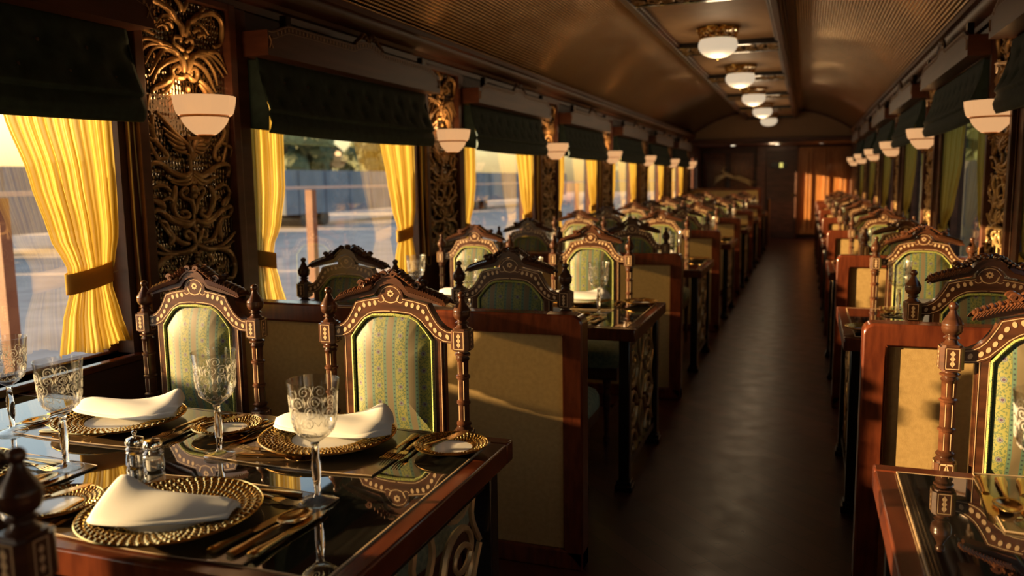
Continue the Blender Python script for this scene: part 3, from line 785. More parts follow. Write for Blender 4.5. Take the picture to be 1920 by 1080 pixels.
for k in range(NB):
    nm = ORD[k]
    if k < 6: pl.place((XL, Y1 + P * k, 0), 0, 'mahogany and tan seat partition left of the aisle, ' + ['nearest the camera, behind the first table', 'second from the camera', 'third from the camera', 'fourth from the camera', 'fifth from the camera', 'sixth from the camera'][k])
    prt.place((XR, Y1 + .10 + P * k, 0), 0, 'mahogany and tan seat partition right of the aisle, ' + ['nearest the camera, lit by the sun', 'second from the camera', 'third from the camera', 'fourth from the camera', 'fifth from the camera', 'sixth from the camera', 'farthest from the camera'][k])

# ------------------------------------------------------------------ tables
TXL, TXR = -.69, .164; TY0, TY1 = 1.06, 1.915
def make_table(W, D, side):
    """origin at aisle end, near edge; side -1 extends to -x"""
    t = thing('dining_table', 'x', 'table', (0, 0, 0), 0, 'dining tables')
    S = lambda a, c: sorted((side * a, side * c))
    b = MB(); b.box(*S(0, W), 0, .045, HT - .055, HT); b.box(*S(0, W), D - .045, D, HT - .055, HT); b.box(*S(0, .045), .045, D - .045, HT - .055, HT)
    b.box(*S(.045, W), .045, D - .045, HT - .05, HT - .02); b.build('edge_frame', 'mahogany', t, bevel=.005)
    MB().box(*S(.0475, W), .0475, D - .0475, HT - .02, HT + .001).build('glass_top', 'table_glass', t)
    b = MB(); b.box(*S(.045, .0475), .045, D - .045, HT - .01, HT + .0015); b.box(*S(.0475, W), .045, .0475, HT - .01, HT + .0015); b.box(*S(.0475, W), D - .0475, D - .045, HT - .01, HT + .0015); b.build('inlay_line', 'inlay', t)
    for y in (.035, D - .085):
        b = MB(); b.box(*S(.03, .08), y, y + .05, .05, HT - .055); b.box(*S(.015, .095), y - .015, y + .065, 0, .03); b.box(*S(.022, .088), y - .008, y + .058, .03, .05); b.build('leg', 'ebony', t, bevel=.004)
    MB().box(*S(.04, .07), .085, D - .085, HT - .10, HT - .055).build('rail', 'ebony', t); MB().box(*S(.04, .07), .085, D - .085, .10, .13).build('rail', 'ebony', t)
    b = MB(); cx = side * .055
    for j in range(3):
        zc = .24 + .19 * j
        for s in (-1, 1):
            for q in (-1, 1):
                pts = []
                for i in range(19):
                    a = i / 18 * 2.4 * PI; r = .105 * (1 - i / 22)
                    pts.append((cx, D / 2 + s * (.20 - r * cos(a) * .95), zc + q * (.085 - r * sin(a) * .8)))
                b.tube(pts, [.010 - .0003 * i for i in range(19)], 6)
            b.tube(smooth_pts([(cx, D / 2 + s * .32, zc - .09), (cx, D / 2 + s * .27, zc), (cx, D / 2 + s * .32, zc + .09)], 4), .008, 6)
            b.tube(smooth_pts([(cx, D / 2, zc - .09), (cx, D / 2 + s * .05, zc), (cx, D / 2, zc + .09)], 4), .009, 6)
    b.build('fretwork', 'gold_carving', t)
    b = MB(); b.box(*S(W - .05, W), .1, D - .1, HT - .20, HT - .05); b.build('wall_bracket', 'ebony', t)
    return t
tl = Kit(make_table(TXL - WL - .002, TY1 - TY0, -1)); trt = Kit(make_table(WR - TXR - .002, .88, 1))
for k in range(NB):
    if k < 7: tl.place((TXL, TY0 + P * k, 0), 0, 'black glass topped dining table left of the aisle, ' + ['in the foreground with four place settings', 'second from the camera', 'third from the camera', 'fourth from the camera', 'fifth from the camera', 'sixth from the camera', 'farthest from the camera'][k])
    trt.place((TXR, 1.11 + P * k, 0), 0, 'black glass topped dining table right of the aisle, ' + ['in the foreground corner', 'second from the camera', 'third from the camera', 'fourth from the camera', 'fifth from the camera', 'sixth from the camera', 'farthest from the camera'][k])

# ------------------------------------------------------------------ chairs (local: faces -y, origin at floor under the back)
def make_chair():
    t = thing('dining_chair', 'x', 'chair', (0, 0, 0), 0, 'carved inlaid dining chairs')
    HW = .24; Fo = .962      # horizontal scale of the traced head rail
    out = [(.222, .933), (.205, .935), (.186, .945), (.170, .960), (.158, .978), (.148, .995), (.141, 1.008), (.135, 1.021), (.095, 1.031), (.047, 1.039), (.044, 1.055), (.036, 1.068), (.022, 1.079), (0, 1.084)]
    inn = [(.222, .893), (.205, .893), (.186, .895), (.163, .905), (.152, .912), (.140, .925), (.124, .940), (.108, .958), (.085, .974), (.068, .982), (.055, .984), (.035, .986), (.018, .987), (0, .987)]
    out = [(x * Fo, z) for x, z in out]; inn = [(x * Fo, z) for x, z in inn]
    outF = out[:-1] + [(-x, z) for x, z in out[::-1]]; innF = inn[:-1] + [(-x, z) for x, z in inn[::-1]]
    b = MB(); b.strip(innF, outF, -.016, .016, 'xz')
    for s in (-1, 1):
        b.box(*sorted((s * .147, s * .176)), -.015, .015, .40, .908); b.box(*sorted((s * .176, s * .183)), -.009, .009, .40, .90)
    b.box(-.147, .147, -.015, .015, .53, .575)
    b.build('back_frame', 'dark_wood', t)
    # inlay on both faces
    dots = [(.204, .914), (.178, .921), (.160, .934), (.145, .952), (.133, .973), (.119, .995), (.101, 1.009), (.080, 1.014), (.059, 1.018)]
    b = MB()
    def flat_line(pts, w, y):
        n = len(pts); q = []
        for i, p in enumerate(pts):
            a, c = pts[max(i - 1, 0)], pts[min(i + 1, n - 1)]; dx, dz = c[0] - a[0], c[1] - a[1]; L = math.hypot(dx, dz) or 1
            q += [(p[0] - dz / L * w, y, p[1] + dx / L * w), (p[0] + dz / L * w, y, p[1] - dx / L * w)]
        b.add(q, [(2 * i, 2 * i + 1, 2 * i + 3, 2 * i + 2) for i in range(n - 1)])
    for y in (-.0168, .0168):
        for s in (-1, 1):
            for i, (x, z) in enumerate(dots):
                x *= Fo; tilt = -.25 if i > 5 else .35
                vs = [(s * (x + .0058 * cos(a) * cos(tilt) - .0088 * sin(a) * sin(tilt)), y, z + .0058 * cos(a) * sin(tilt) + .0088 * sin(a) * cos(tilt)) for a in [2 * PI * j / 12 for j in range(12)]]
                b.add(vs, [tuple(range(12))])
            flat_line([(s * (x - .0035), z - .005) for x, z in out[:-4]], .0012, y); flat_line([(s * (x + .004), z + .005) for x, z in inn], .0012, y)
            flat_line([(s * x, z) for x, z in [(.150, .41), (.150, .90)]], .0011, y * .94); flat_line([(s * x, z) for x, z in [(.1725, .41), (.1725, .90)]], .0009, y * .94)
            flat_line(smooth2([(s * .030, 1.047), (s * .027, 1.036), (s * .018, 1.025), (0, 1.020)]), .0016, y)
            flat_line(smooth2([(s * .030, 1.047), (s * .036, 1.030), (s * .028, 1.020)][:1] + [(s * .022, 1.030), (s * .034, 1.021), (s * .045, 1.026)]), .0012, y)
            flat_line(smooth2([(s * .036, 1.05), (s * .028, 1.064), (s * .015, 1.073), (0, 1.077)]), .0009, y)
        b.add([(.011 * cos(a) * (1 + .18 * cos(8 * a)), y, 1.052 + .011 * sin(a) * (1 + .18 * cos(8 * a))) for a in [2 * PI * j / 32 for j in range(32)]], [tuple(range(32))])
    b.build('inlay', 'inlay', t, smooth=0)
    b = MB()
    for y in (-.0175, .0175): b.lathe([(.0001, 0), (.0042, 0)], (0, 0, 0), 3) if 0 else b.add([(.0045 * cos(a), y, 1.052 + .0045 * sin(a)) for a in [2 * PI * j / 12 for j in range(12)]], [tuple(range(12))])
    b.build('flower_centre', 'dark_wood', t, smooth=0)
    # crest: arched moulding with beading, leaves and scrolls
    cr = [(.196, 1.022), (.17, 1.033), (.14, 1.044), (.11, 1.053), (.085, 1.060), (.066, 1.064), (.056, 1.074), (.046, 1.088), (.030, 1.100), (.014, 1.106), (0, 1.108)]
    cr = [(x * Fo, z) for x, z in cr]; lo = [(x * .97, z - .006 - .013 * min(1, (.188 - x) / .09) - .003 * (i > 5)) for i, (x, z) in enumerate(cr)]
    crF = cr[:-1] + [(-x, z) for x, z in cr[::-1]]; loF = lo[:-1] + [(-x, z) for x, z in lo[::-1]]
    b = MB(); b.strip(loF, crF, -.021, .021, 'xz')
    b.strip([(x, z + .000) for x, z in crF], [(x * .99, z + .006) for x, z in crF], -.026, .026, 'xz')
    for s in (-1, 1):
        # slanting leaf tiles hanging over the front and back
        for i in range(17):
            f = i / 16; j = f * 5; a = int(min(j, 4)); g = j - a
            x = cr[a][0] + (cr[a + 1][0] - cr[a][0]) * g; z = cr[a][1] + (cr[a + 1][1] - cr[a][1]) * g
            b.tube([(s * (x - .004), -.024, z + .013), (s * (x + .010), -.030, z - .003)], [.0075, .0035], 5); b.tube([(s * (x - .004), .024, z + .013), (s * (x + .010), .030, z - .003)], [.0075, .0035], 5)
            b.sphere((s * x, 0, z + .015), .0085 + .002 * (i % 2), 6, 4, (1, 2.6, 1.1))
        # volute
        pts = [(s * (.100 + .013 * (1 - i / 26) * cos(i * .42)), 0, 1.083 + .013 * (1 - i / 26) * sin(i * .42)) for i in range(20)]
        for y in (-.022, .022): b.tube([(p[0], y, p[2]) for p in pts], .0055, 5)
        b.sphere((s * .100, 0, 1.083), .0115, 8, 5, (1, 2.3, 1))
        # scrolled leaves climbing to the top
        for k, (x, z) in enumerate(((.085, 1.082), (.072, 1.090), (.060, 1.099), (.048, 1.108), (.036, 1.115))):
            b.sphere((s * x, 0, z), .0105, 7, 5, (1.1, 2.2, 1.0)); b.tube([(s * (x + .006), -.026, z - .006), (s * x, -.034, z + .005), (s * (x - .008), -.030, z + .006)], [.003, .005, .002], 5)
        pts = [(s * (.017 + .012 * cos(i * .45) * (1 - i / 30)), 0, 1.118 + .010 * sin(i * .45) * (1 - i / 30)) for i in range(22)]
        for y in (-.024, .024): b.tube([(p[0], y, p[2]) for p in pts], .0042, 5)
    b.sphere((0, 0, 1.123), .009, 8, 6, (1, 2.6, 1)); b.box(-.03, .03, -.02, .02, 1.100, 1.116)
    b.build('crest', 'dark_wood', t, smooth=50)
    # upholstered back
    op = [(.143, .578), (.143, .900), (.120, .932), (.094, .962), (.066, .976), (0, .980), (-.066, .976), (-.094, .962), (-.120, .932), (-.143, .900), (-.143, .578)]
    def cush(sg, nm):
        b = MB()
        def fn(u, v):
            # radial blend from the outline to a swollen centre
            i = u * len(op); a = int(i) % len(op); g = i - int(i); p, q = op[a], op[(a + 1) % len(op)]
            x, z = p[0] + (q[0] - p[0]) * g, p[1] + (q[1] - p[1]) * g
            c = (x * .0, .775 + (z - .775) * .0); w = 1 - v
            xx = x * w; zz = .775 + (z - .775) * w
            return (xx, sg * (.008 + .030 * (1 - w ** 3.5)), zz)
        b.grid(fn, 66, 12); return b.build(nm, 'brocade', t, smooth=80)
    cush(-1, 'back_cushion'); cush(1, 'back_cushion')
    b = MB(); loop = op + [op[0]]
    for y in (-.016, .016): b.tube([(x, y, z) for x, z in loop], .0052, 6)
    b.build('braid', 'braid', t)
    # turned posts with boxes and finials
    for s in (-1, 1):
        b = MB(); c = (s * HW, 0, 0)
        fin = [(.024, .943), (.017, .950), (.014, .957), (.021, .962), (.014, .968), (.023, .976), (.0265, .984), (.0275, .992), (.027, .998), (.028, 1.001), (.027, 1.004), (.021, 1.015), (.014, 1.027), (.010, 1.036), (.008, 1.042), (.011, 1.046), (.0125, 1.052), (.0115, 1.058), (.007, 1.063), (.0005, 1.065)]
        b.lathe(fin, c, 16)
        oc = [(.030, .020), (.020, .030), (-.020, .030), (-.030, .020), (-.030, -.020), (-.020, -.030), (.020, -.030), (.030, -.020)]
        def octo(z0, z1, k=1):
            pp = [(c[0] + x * k, y * k) for x, y in oc]; qq = [(c[0] + x * k * .8, y * k * .8) for x, y in oc]
            b.prism(pp, z0 + .006, z1 - .006, 'xy'); b.prism(qq, z0, z0 + .006, 'xy'); b.prism(qq, z1 - .006, z1, 'xy')
        octo(.868, .944); octo(.556, .605, .95)
        colp = [(.016, .868), (.018, .862), (.025, .858), (.025, .853), (.018, .849), (.022, .842), (.021, .838), (.0185, .835), (.0175, .79), (.0175, .786), (.023, .783), (.023, .777), (.0185, .774), (.0180, .70), (.0225, .696), (.0225, .690), (.018, .687), (.018, .630), (.024, .624), (.024, .618), (.019, .612), (.025, .605)]
        b.lathe(colp[::-1], c, 14, lambda a, z: 1 + .05 * cos(8 * a))
        b.lathe([(.014, .40), (.020, .43), (.016, .47), (.022, .50), (.018, .54), (.023, .556)], c, 14)
        b.box(c[0] - .02, c[0] + .02, -.02, .02, .30, .40)
        b.tube([(c[0], .0, .31), (c[0], .01, .15), (c[0], .03, .0)], [.020, .015, .014], 8)
        po = b.build('post', 'dark_wood', t, smooth=40)
        b = MB()
        for z0, z1 in ((.876, .936), (.562, .599)):
            zc = (z0 + z1) / 2; hz = (z1 - z0) / 2
            for y in (-.0303, .0303):
                if z1 < .8: y *= .95
                for (xa, xb, za, zb) in ((-.017, .017, zc + hz - .002, zc + hz), (-.017, .017, zc - hz, zc - hz + .002), (-.017, -.015, zc - hz, zc + hz), (.015, .017, zc - hz, zc + hz)):
                    b.add([(c[0] + xa, y, za), (c[0] + xb, y, za), (c[0] + xb, y, zb), (c[0] + xa, y, zb)], [(0, 1, 2, 3)])
                for k in (-1, 0, 1):
                    r = .0068; zz = zc + k * hz * .48
                    b.add([(c[0] + x, y, zz + z * 1.5) for x, z in ((-r, 0), (0, r), (r, 0), (0, -r))], [(0, 1, 2, 3)])
                b.add([(c[0] - .001, y, zc - hz * .8), (c[0] + .001, y, zc - hz * .8), (c[0] + .001, y, zc + hz * .8), (c[0] - .001, y, zc + hz * .8)], [(0, 1, 2, 3)])
            xs = .0303 if z0 > .8 else .0288
            for sx in (-1, 1):
                x = c[0] + sx * xs
                for (ya, yb, za, zb) in ((-.011, .011, zc + hz - .002, zc + hz), (-.011, .011, zc - hz, zc - hz + .002), (-.011, -.009, zc - hz, zc + hz), (.009, .011, zc - hz, zc + hz)):
                    b.add([(x, ya, za), (x, yb, za), (x, yb, zb), (x, ya, zb)], [(0, 1, 2, 3)])
                for k in (-1, 0, 1):
                    r = .0045; zz = zc + k * hz * .48
                    b.add([(x, y, zz + z * 1.5) for y, z in ((-r, 0), (0, r), (r, 0), (0, -r))], [(0, 1, 2, 3)])
        for za, zb in ((.792, .832), (.704, .770), (.634, .684)):
            for y in (-1, 1):
                for a in (-.45, .45):
                    xx, yy = .0192 * sin(a), .0192 * cos(a) * y
                    b.add([(c[0] + xx - .0011, yy, za), (c[0] + xx + .0011, yy, za), (c[0] + xx + .0011, yy, zb), (c[0] + xx - .0011, yy, zb)], [(0, 1, 2, 3)])
        b.build('post_inlay', 'inlay', po, smooth=0)
    # seat
    b = MB()
    def seat(u, v):
        a = 2 * PI * u; sx = .285; sy = .225
        ca, sa = cos(a), sin(a); q = .28
        x = sx * math.copysign(abs(ca) ** q, ca); y = -.235 + sy * math.copysign(abs(sa) ** q, sa)
        pr_ = [(1, .415), (1.01, .435), (1.0, .465), (.96, .487), (.86, .502), (.6, .512), (0, .515)]
        f = v * (len(pr_) - 1); i = min(int(f), len(pr_) - 2); f -= i
        k = pr_[i][0] + (pr_[i + 1][0] - pr_[i][0]) * f; z = pr_[i][1] + (pr_[i + 1][1] - pr_[i][1]) * f
        return (x * k, -.235 + (y + .235) * k, z)
    b.grid(seat, 40, 14); b.build('seat', 'seat_cloth', t, smooth=80)
    b = MB(); b.box(-.272, .272, -.457, -.437, .35, .418); b.box(-.272, -.252, -.437, -.025, .35, .418); b.box(.252, .272, -.437, -.025, .35, .418); b.box(-.272, .272, -.045, -.025, .35, .418); b.box(-.22, .22, -.03, -.012, .35, .418); b.build('seat_frame', 'dark_wood', t, bevel=.003)
    for s in (-1, 1):
        b = MB(); b.lathe([(.016, 0), (.022, .01), (.020, .03), (.012, .05), (.016, .10), (.013, .12), (.018, .15), (.023, .25), (.016, .30), (.024, .31), (.024, .352)], (s * .205, -.43, 0), 12); b.build('leg', 'dark_wood', t)
    b = MB(); b.tube([(-.205, -.43, .13), (-.205, .005, .16)], .010, 8); b.tube([(.205, -.43, .13), (.205, .005, .16)], .010, 8); b.tube([(-.205, -.22, .145), (.205, -.22, .145)], .010, 8); b.build('stretcher', 'dark_wood', t)
    done = set()
    def fz(z): return z if z <= .52 else (.9 * z + .138 if z >= .60 else .52 + (z - .52) / .08 * .158)
    for o in [c for c in t.children] + [g for c in t.children for g in c.children]:
        if o.data.name in done: continue
        done.add(o.data.name)
        for v in o.data.vertices: v.co.x *= .944; v.co.z = fz(v.co.z)
    return t
def smooth2(pts): return [(p.x, p.y) for p in smooth_pts([(a, c, 0) for a, c in pts], 4)]
chair = Kit(make_chair())
YF, YBK = 2.20, 3.07
for k in range(NB):
    w = ORD[k]
    wt = 'foreground' if k == 0 else ['', 'second', 'third', 'fourth', 'fifth', 'sixth', 'farthest'][k]
    for x, nm in ((-1.175, 'aisle seat'), (-1.906, 'window seat')):
        chair.place((x, YF + P * k, 0), 0, 'inlaid chair, striped green back facing the camera, %s of the %s left table' % (nm, wt))
    for x, nm in ((-1.105, 'aisle seat'), (-1.85, 'window seat')):
        if k < 6: chair.place((x, YBK + P * k, 0), PI, 'dark carved chair seen from behind, past the %s left partition, %s' % (['first', 'second', 'third', 'fourth', 'fifth', 'sixth'][k], nm))
    chair.place((.59, 2.32 + P * k, 0), 0, 'inlaid chair, striped green back facing the camera, at the %s right table' % wt)
    if k < 6: chair.place((.585, 3.10 + P * k, 0), PI, 'dark carved chair seen from behind, past the %s right partition' % ['first', 'second', 'third', 'fourth', 'fifth', 'sixth'][k])
chair.place((-1.147, .72, 0), PI, 'black carved chair whose finial fills the lower left corner')

# ------------------------------------------------------------------ tableware prototypes (origin on the surface)
def plate_mesh(R, well, rows, t, prefix):
    b = MB(); b.lathe([(.001, .003), (well * .8, .003), (well, .006), (R * .80, .0145), (R, .020), (R, .0225), (R * .8, .0185), (well, .0095), (well, .006)], (0, 0, 0), 64, cap=False); b.build('rim', 'dull_gold', t)
    b = MB(); b.lathe([(.001, .0045), (well * .86, .0048), (well * .95, .0062), (well * 1.0, .0100), (well * 1.03, .0112)], (0, 0, 0), 48); b.build('well', 'porcelain', t)
    b = MB(); n0 = 58 if R > .12 else 46
    for j in range(rows):
        f = (j + .5) / rows; r = well * 1.05 + (R * .985 - well * 1.05) * f; z = .0115 + (.0215 - .0115) * f
        dr = (R - well * 1.05) / rows
        for i in range(n0):
            a = 2 * PI * (i + .5 * (j % 2)) / n0
            p0 = Vector(((r - dr * .42) * cos(a - .014), (r - dr * .42) * sin(a - .014), z - .0006)); p1 = Vector(((r + dr * .42) * cos(a + .014), (r + dr * .42) * sin(a + .014), z + .0012))
            q = 2 * PI * r / n0 * .43
            b.tube([p0, (p0 + p1) / 2 + Vector((0, 0, .0016)), p1], [q * .45, q, q * .5], 6, .6)
    b.build('woven_border', 'gold', t, smooth=60)
    b = MB(); b.lathe([(R - .001, .0205), (R + .0015, .0225), (R - .001, .0245), (R - .003, .0225), (R - .001, .0205)], (0, 0, 0), 64, cap=False); b.build('gilt_edge', 'gold', t)
def make_charger():
    t = thing('charger_plate', 'x', 'plate', group='gold rimmed dinner plates'); plate_mesh(.172, .088, 5, t, ''); return t
def make_bread():
    t = thing('bread_plate', 'x', 'plate', group='gold rimmed bread plates'); plate_mesh(.090, .050, 4, t, ''); return t
def make_napkin(stations, name='napkin'):
    """stations: front(x,y,z), crest, back along the length"""
    b = MB(); F = smooth_pts([s[0] for s in stations], 5); Cc = smooth_pts([s[1] for s in stations], 5); B = smooth_pts([s[2] for s in stations], 5); n = len(F) - 1
    def fn(u, v):
        i = min(int(round(v * n)), n); f, c, k = F[i], Cc[i], B[i]
        m1 = f.lerp(c, .5) + Vector((0, 0, .005)); m2 = c.lerp(k, .5) + Vector((0, 0, .003))
        seq = [Vector((f.x, f.y, f.z - .008)), f, m1, c, m2, k, Vector((k.x, k.y, k.z - .008))]
        q = u * 6; a = min(int(q), 5); g = q - a
        p = smoothstep_pt(seq, a, g); p = Vector(p); p.z += .0012 * sin(11 * v + 7 * u) ; return tuple(p)
    b.grid(fn, 24, n); w = 25
    for v in (0, n):
        vs = [b.v[v * w + i] for i in range(w)]; c = tuple(sum(p[q] for p in vs) / w for q in range(3)); o0 = len(b.v); b.v.append(c); b.uv.append((0, 0))
        b.f += [(v * w + i, v * w + i + 1, o0) for i in range(w - 1)]
    # folded under-layer peeping out along the front
    def fn2(u, v):
        i = min(int(round(v * n)), n); f, k = F[i], B[i]
        e = Vector((f.x * 1.02 + .006, f.y - .014, f.z - .004)); k2 = Vector((k.x, k.y + .004, k.z - .004))
        p = e.lerp(k2, u); p.z += .005 * sin(PI * u) ; return tuple(p)
    b.grid(fn2, 6, n)
    o = b.build(name, 'linen', smooth=80, solid=.0025)
    return tag(o, 'x', 'napkin', 'white folded napkins')
def smoothstep_pt(seq, a, g):
    n = len(seq); p0, p1, p2, p3 = seq[max(a - 1, 0)], seq[a], seq[min(a + 1, n - 1)], seq[min(a + 2, n - 1)]
    return .5 * ((2 * p1) + (p2 - p0) * g + (2 * p0 - 5 * p1 + 4 * p2 - p3) * g * g + (3 * p1 - p0 - 3 * p2 + p3) * g ** 3)
def make_knife(L=.225):
    t = thing('knife', 'x', 'knife', group='gilt knives'); hl = L * .44
    b = MB(); pts = [(0, 0, .005), (0, hl * .3, .0055), (0, hl * .7, .005), (0, hl, .0045)]; b.tube(smooth_pts(pts, 4), [.009, .0118, .0122, .0118, .011, .0102, .0092, .0085, .008, .0078, .0076, .0078, .008], 10, .48, (0, 0, 1)); b.build('handle', 'cutlery', t)
    b = MB(); b.prism([(-.006, hl), (-.011, hl + .02), (-.013, L - .05), (-.010, L - .015), (.002, L), (.010, L - .02), (.009, hl + .01), (.006, hl)], .0025, .0042, 'xy'); b.build('blade', 'cutlery', t, bevel=.0006)
    return t
def make_spoon(L=.21):
    t = thing('spoon', 'x', 'spoon', group='gilt spoons'); hl = L * .66
    b = MB(); b.tube(smooth_pts([(0, 0, .004), (0, hl * .4, .006), (0, hl * .8, .0085), (0, hl + .006, .006)], 4), [.0105, .012, .0115, .010, .0088, .0075, .0065, .0056, .005, .0047, .0044, .0045, .005], 8, .42, (0, 0, 1)); b.build('handle', 'cutlery', t)
    b = MB(); c = hl + .034
    def fn(u, v):
        a = 2 * PI * u; r = v; k = 1 + .12 * sin(a)
        return (.028 * r * cos(a) * (1 - .12 * sin(a)), c + .041 * r * sin(a), .0015 + .0085 * r ** 2.2)
    b.grid(fn, 28, 7); b.build('bowl', 'cutlery', t, smooth=80, solid=.0012)
    return t
def make_fork(L=.20):
    t = thing('fork', 'x', 'fork', group='gilt forks'); hl = L * .64
    b = MB(); b.tube(smooth_pts([(0, 0, .004), (0, hl * .4, .006), (0, hl * .8, .009), (0, hl, .008)], 4), [.0105, .012, .0115, .010, .0088, .0075, .0065, .0056, .005, .0047, .0044, .0045, .005], 8, .42, (0, 0, 1)); b.build('handle', 'cutlery', t)
    b = MB(); b.prism([(-.003, hl - .004), (-.0105, hl + .016), (-.0115, hl + .028), (.0115, hl + .028), (.0105, hl + .016), (.003, hl - .004)], .0055, .0075, 'xy')
    for i in range(4):
        x = -.010 + .00667 * i; b.tube([(x, hl + .024, .0065), (x, hl + .048, .0050), (x * .95, L, .0085)], [.0017, .0016, .0009], 5)
    b.build('tines', 'cutlery', t)
    return t
def bowl_r(z):
    pr_ = [(.125, .007), (.132, .016), (.142, .030), (.155, .0405), (.172, .0455), (.195, .0470), (.220, .0485), (.240, .0505), (.257, .0530)]
    for (a, r), (c, q) in zip(pr_, pr_[1:]):
        if a <= z <= c: f = (z - a) / (c - a); return r + (q - r) * f
    return pr_[-1][1]
def make_goblet():
    t = thing('goblet', 'x', 'glass', group='etched wine goblets')
    b = MB(); b.lathe([(.0005, .0), (.036, .0), (.0375, .0015), (.036, .003), (.020, .006), (.010, .010), (.0065, .016)], (0, 0, 0), 36); b.build('foot', 'thin_crystal', t)
    b = MB(); b.lathe([(.006, .0135), (.0065, .03), (.0085, .05), (.0105, .072), (.0095, .09), (.0072, .105), (.007, .118), (.009, .124)], (0, 0, 0), 24, lambda a, z: 1 + .13 * cos(3 * (a + z * 32))); b.build('stem', 'crystal', t)
    zs = [.1235, .127, .132, .142, .155, .172, .195, .220, .240, .257]
    prof = [(.0005, .1235)] + [(bowl_r(max(z, .125)), z) for z in zs[1:]] + [(bowl_r(z) - .0016, z + .0003 if z > .25 else z + .001) for z in zs[:3:-1]] + [(.022, .141), (.0005, .136)]
    b = MB(); b.lathe(prof, (0, 0, 0), 48); b.build('bowl', 'thin_crystal', t)
    # etched scrolls wrapped round the bowl
    b = MB(); rnd = random.Random(5)
    def wrap(s, z): r = bowl_r(z) + .0003; return (r * cos(s), r * sin(s), z)
    nrow = [(.176, 7), (.197, 8), (.219, 9)]
    for zc, n in nrow:
        for i in range(n):
            s0 = 2 * PI * (i + .5 * (nrow.index((zc, n)) % 2)) / n; sg = 1 if (i + nrow.index((zc, n))) % 2 else -1
            pts = []
            for j in range(17):
                a = j / 16 * 3.2 * PI; r = .0135 * (1 - j / 19)
                pts.append(wrap(s0 + sg * r * cos(a) / .048, min(.252, zc + r * sin(a))))
            b.tube(pts, .00068, 3)
            b.tube([wrap(s0 + sg * .28, zc - .010), wrap(s0 + sg * .34, zc), wrap(s0 + sg * .26, zc + .011)], [.0005, .0016, .0005], 4)
    for zc in (.152,):
        for i in range(16):
            s0 = 2 * PI * i / 16; b.tube([wrap(s0 + .16 * q, zc + .005 * sin(q * PI)) for q in (0, .33, .66, 1, 1.33, 1.66, 2)], .00065, 3)
    b.build('etching', 'etching', t, smooth=60)
    return t
def make_shaker(kind):
    t = thing('salt_shaker' if kind else 'pepper_mill', 'x', 'shaker')
    if kind:
        b = MB(); b.lathe([(.0005, 0), (.021, 0), (.0235, .006), (.024, .02), (.0215, .034), (.0235, .037), (.021, .041), (.0235, .045), (.017, .052), (.018, .056)], (0, 0, 0), 24, lambda a, z: 1 + .03 * cos(10 * a)); b.build('body', 'cut_crystal', t)
        b = MB(); b.lathe([(.018, .056), (.0215, .059), (.0215, .068), (.017, .0745), (.001, .077)], (0, 0, 0), 24); b.build('lid', 'silver', t)
        MB().lathe([(.001, .004), (.016, .005), (.017, .03), (.0005, .031)], (0, 0, 0), 16).build('salt', 'porcelain', t)
    else:
        b = MB(); b.lathe([(.0005, 0), (.020, 0), (.0225, .006), (.022, .02), (.020, .034), (.022, .037), (.020, .041), (.022, .045), (.015, .052)], (0, 0, 0), 24, lambda a, z: 1 + .03 * cos(10 * a)); b.build('body', 'cut_crystal', t)
        b = MB(); b.lathe([(.015, .052), (.0215, .055), (.0225, .061), (.0195, .068), (.010, .072), (.004, .074), (.0035, .078), (.006, .081), (.006, .085), (.001, .088)], (0, 0, 0), 24); b.build('cap', 'silver', t)
        MB().lathe([(.001, .004), (.015, .005), (.015, .032), (.0005, .033)], (0, 0, 0), 16).build('grinder', 'silver', t)
    return t
def make_mat(W, D):
    n = 12; pts = []
    for i in range(n + 1): u = i / n; pts.append((-W / 2 + W * u, -D / 2 - .014 * (1 - (2 * u - 1) ** 2)))
    for i in range(n + 1): u = 1 - i / n; pts.append((-W / 2 + W * u, D / 2 + .014 * (1 - (2 * u - 1) ** 2)))
    o = MB().prism(pts, 0, .0035, 'xy').build('place_mat', 'place_mat', bevel=.001)
    MBl = MB(); MBl.tube([(x, y, .0035) for x, y in pts + pts[:1]], .0011, 4); MBl.build('trim_edge', simple('pale mat edge', (.45, .33, .2), .4), o)
    return tag(o, 'x', 'place mat', 'brown place mats')

K = dict(mat=Kit(make_mat(.46, .315)), charger=Kit(make_charger()), bread=Kit(make_bread()), knife=Kit(make_knife()), bknife=Kit(make_knife(.16)), spoon=Kit(make_spoon()), fork=Kit(make_fork()), goblet=Kit(make_goblet()))
K['bknife'].p['group'] = 'gilt butter knives'
# napkin for the near diners: tall fold at the left, narrowing to the right (plate centred)
K['napA'] = Kit(make_napkin([((-.128, -.050, .022), (-.130, .015, .050), (-.128, .045, .022)), ((-.112, -.085, .020), (-.112, .010, .070), (-.100, .05, .025)), ((-.03, -.085, .020), (-.045, -.005, .050), (-.03, .035, .022)),
    ((.04, -.062, .020), (.035, -.002, .046), (.045, .03, .02)), ((.10, -.035, .020), (.095, .012, .038), (.10, .035, .02)), ((.132, -.015, .020), (.128, .015, .030), (.13, .032, .02))]))
# napkin for the far diners: rounded left fold, pointed raised right corner
K['napB'] = Kit(make_napkin([(tuple((p[0] * 1.16 + .008, p[1] * 1.05, p[2] + .002) for p in st)) for st in [((-.140, .0, .026), (-.142, .02, .036), (-.138, .04, .028)), ((-.11, -.016, .024), (-.11, .02, .050), (-.10, .055, .028)), ((-.03, -.028, .022), (-.03, .02, .046), (-.03, .075, .030)),
    ((.05, -.030, .022), (.05, .03, .044), (.04, .10, .045)), ((.10, -.020, .024), (.10, .04, .045), (.075, .12, .060)), ((.135, .018, .024), (.128, .055, .034), (.105, .10, .045))]]))

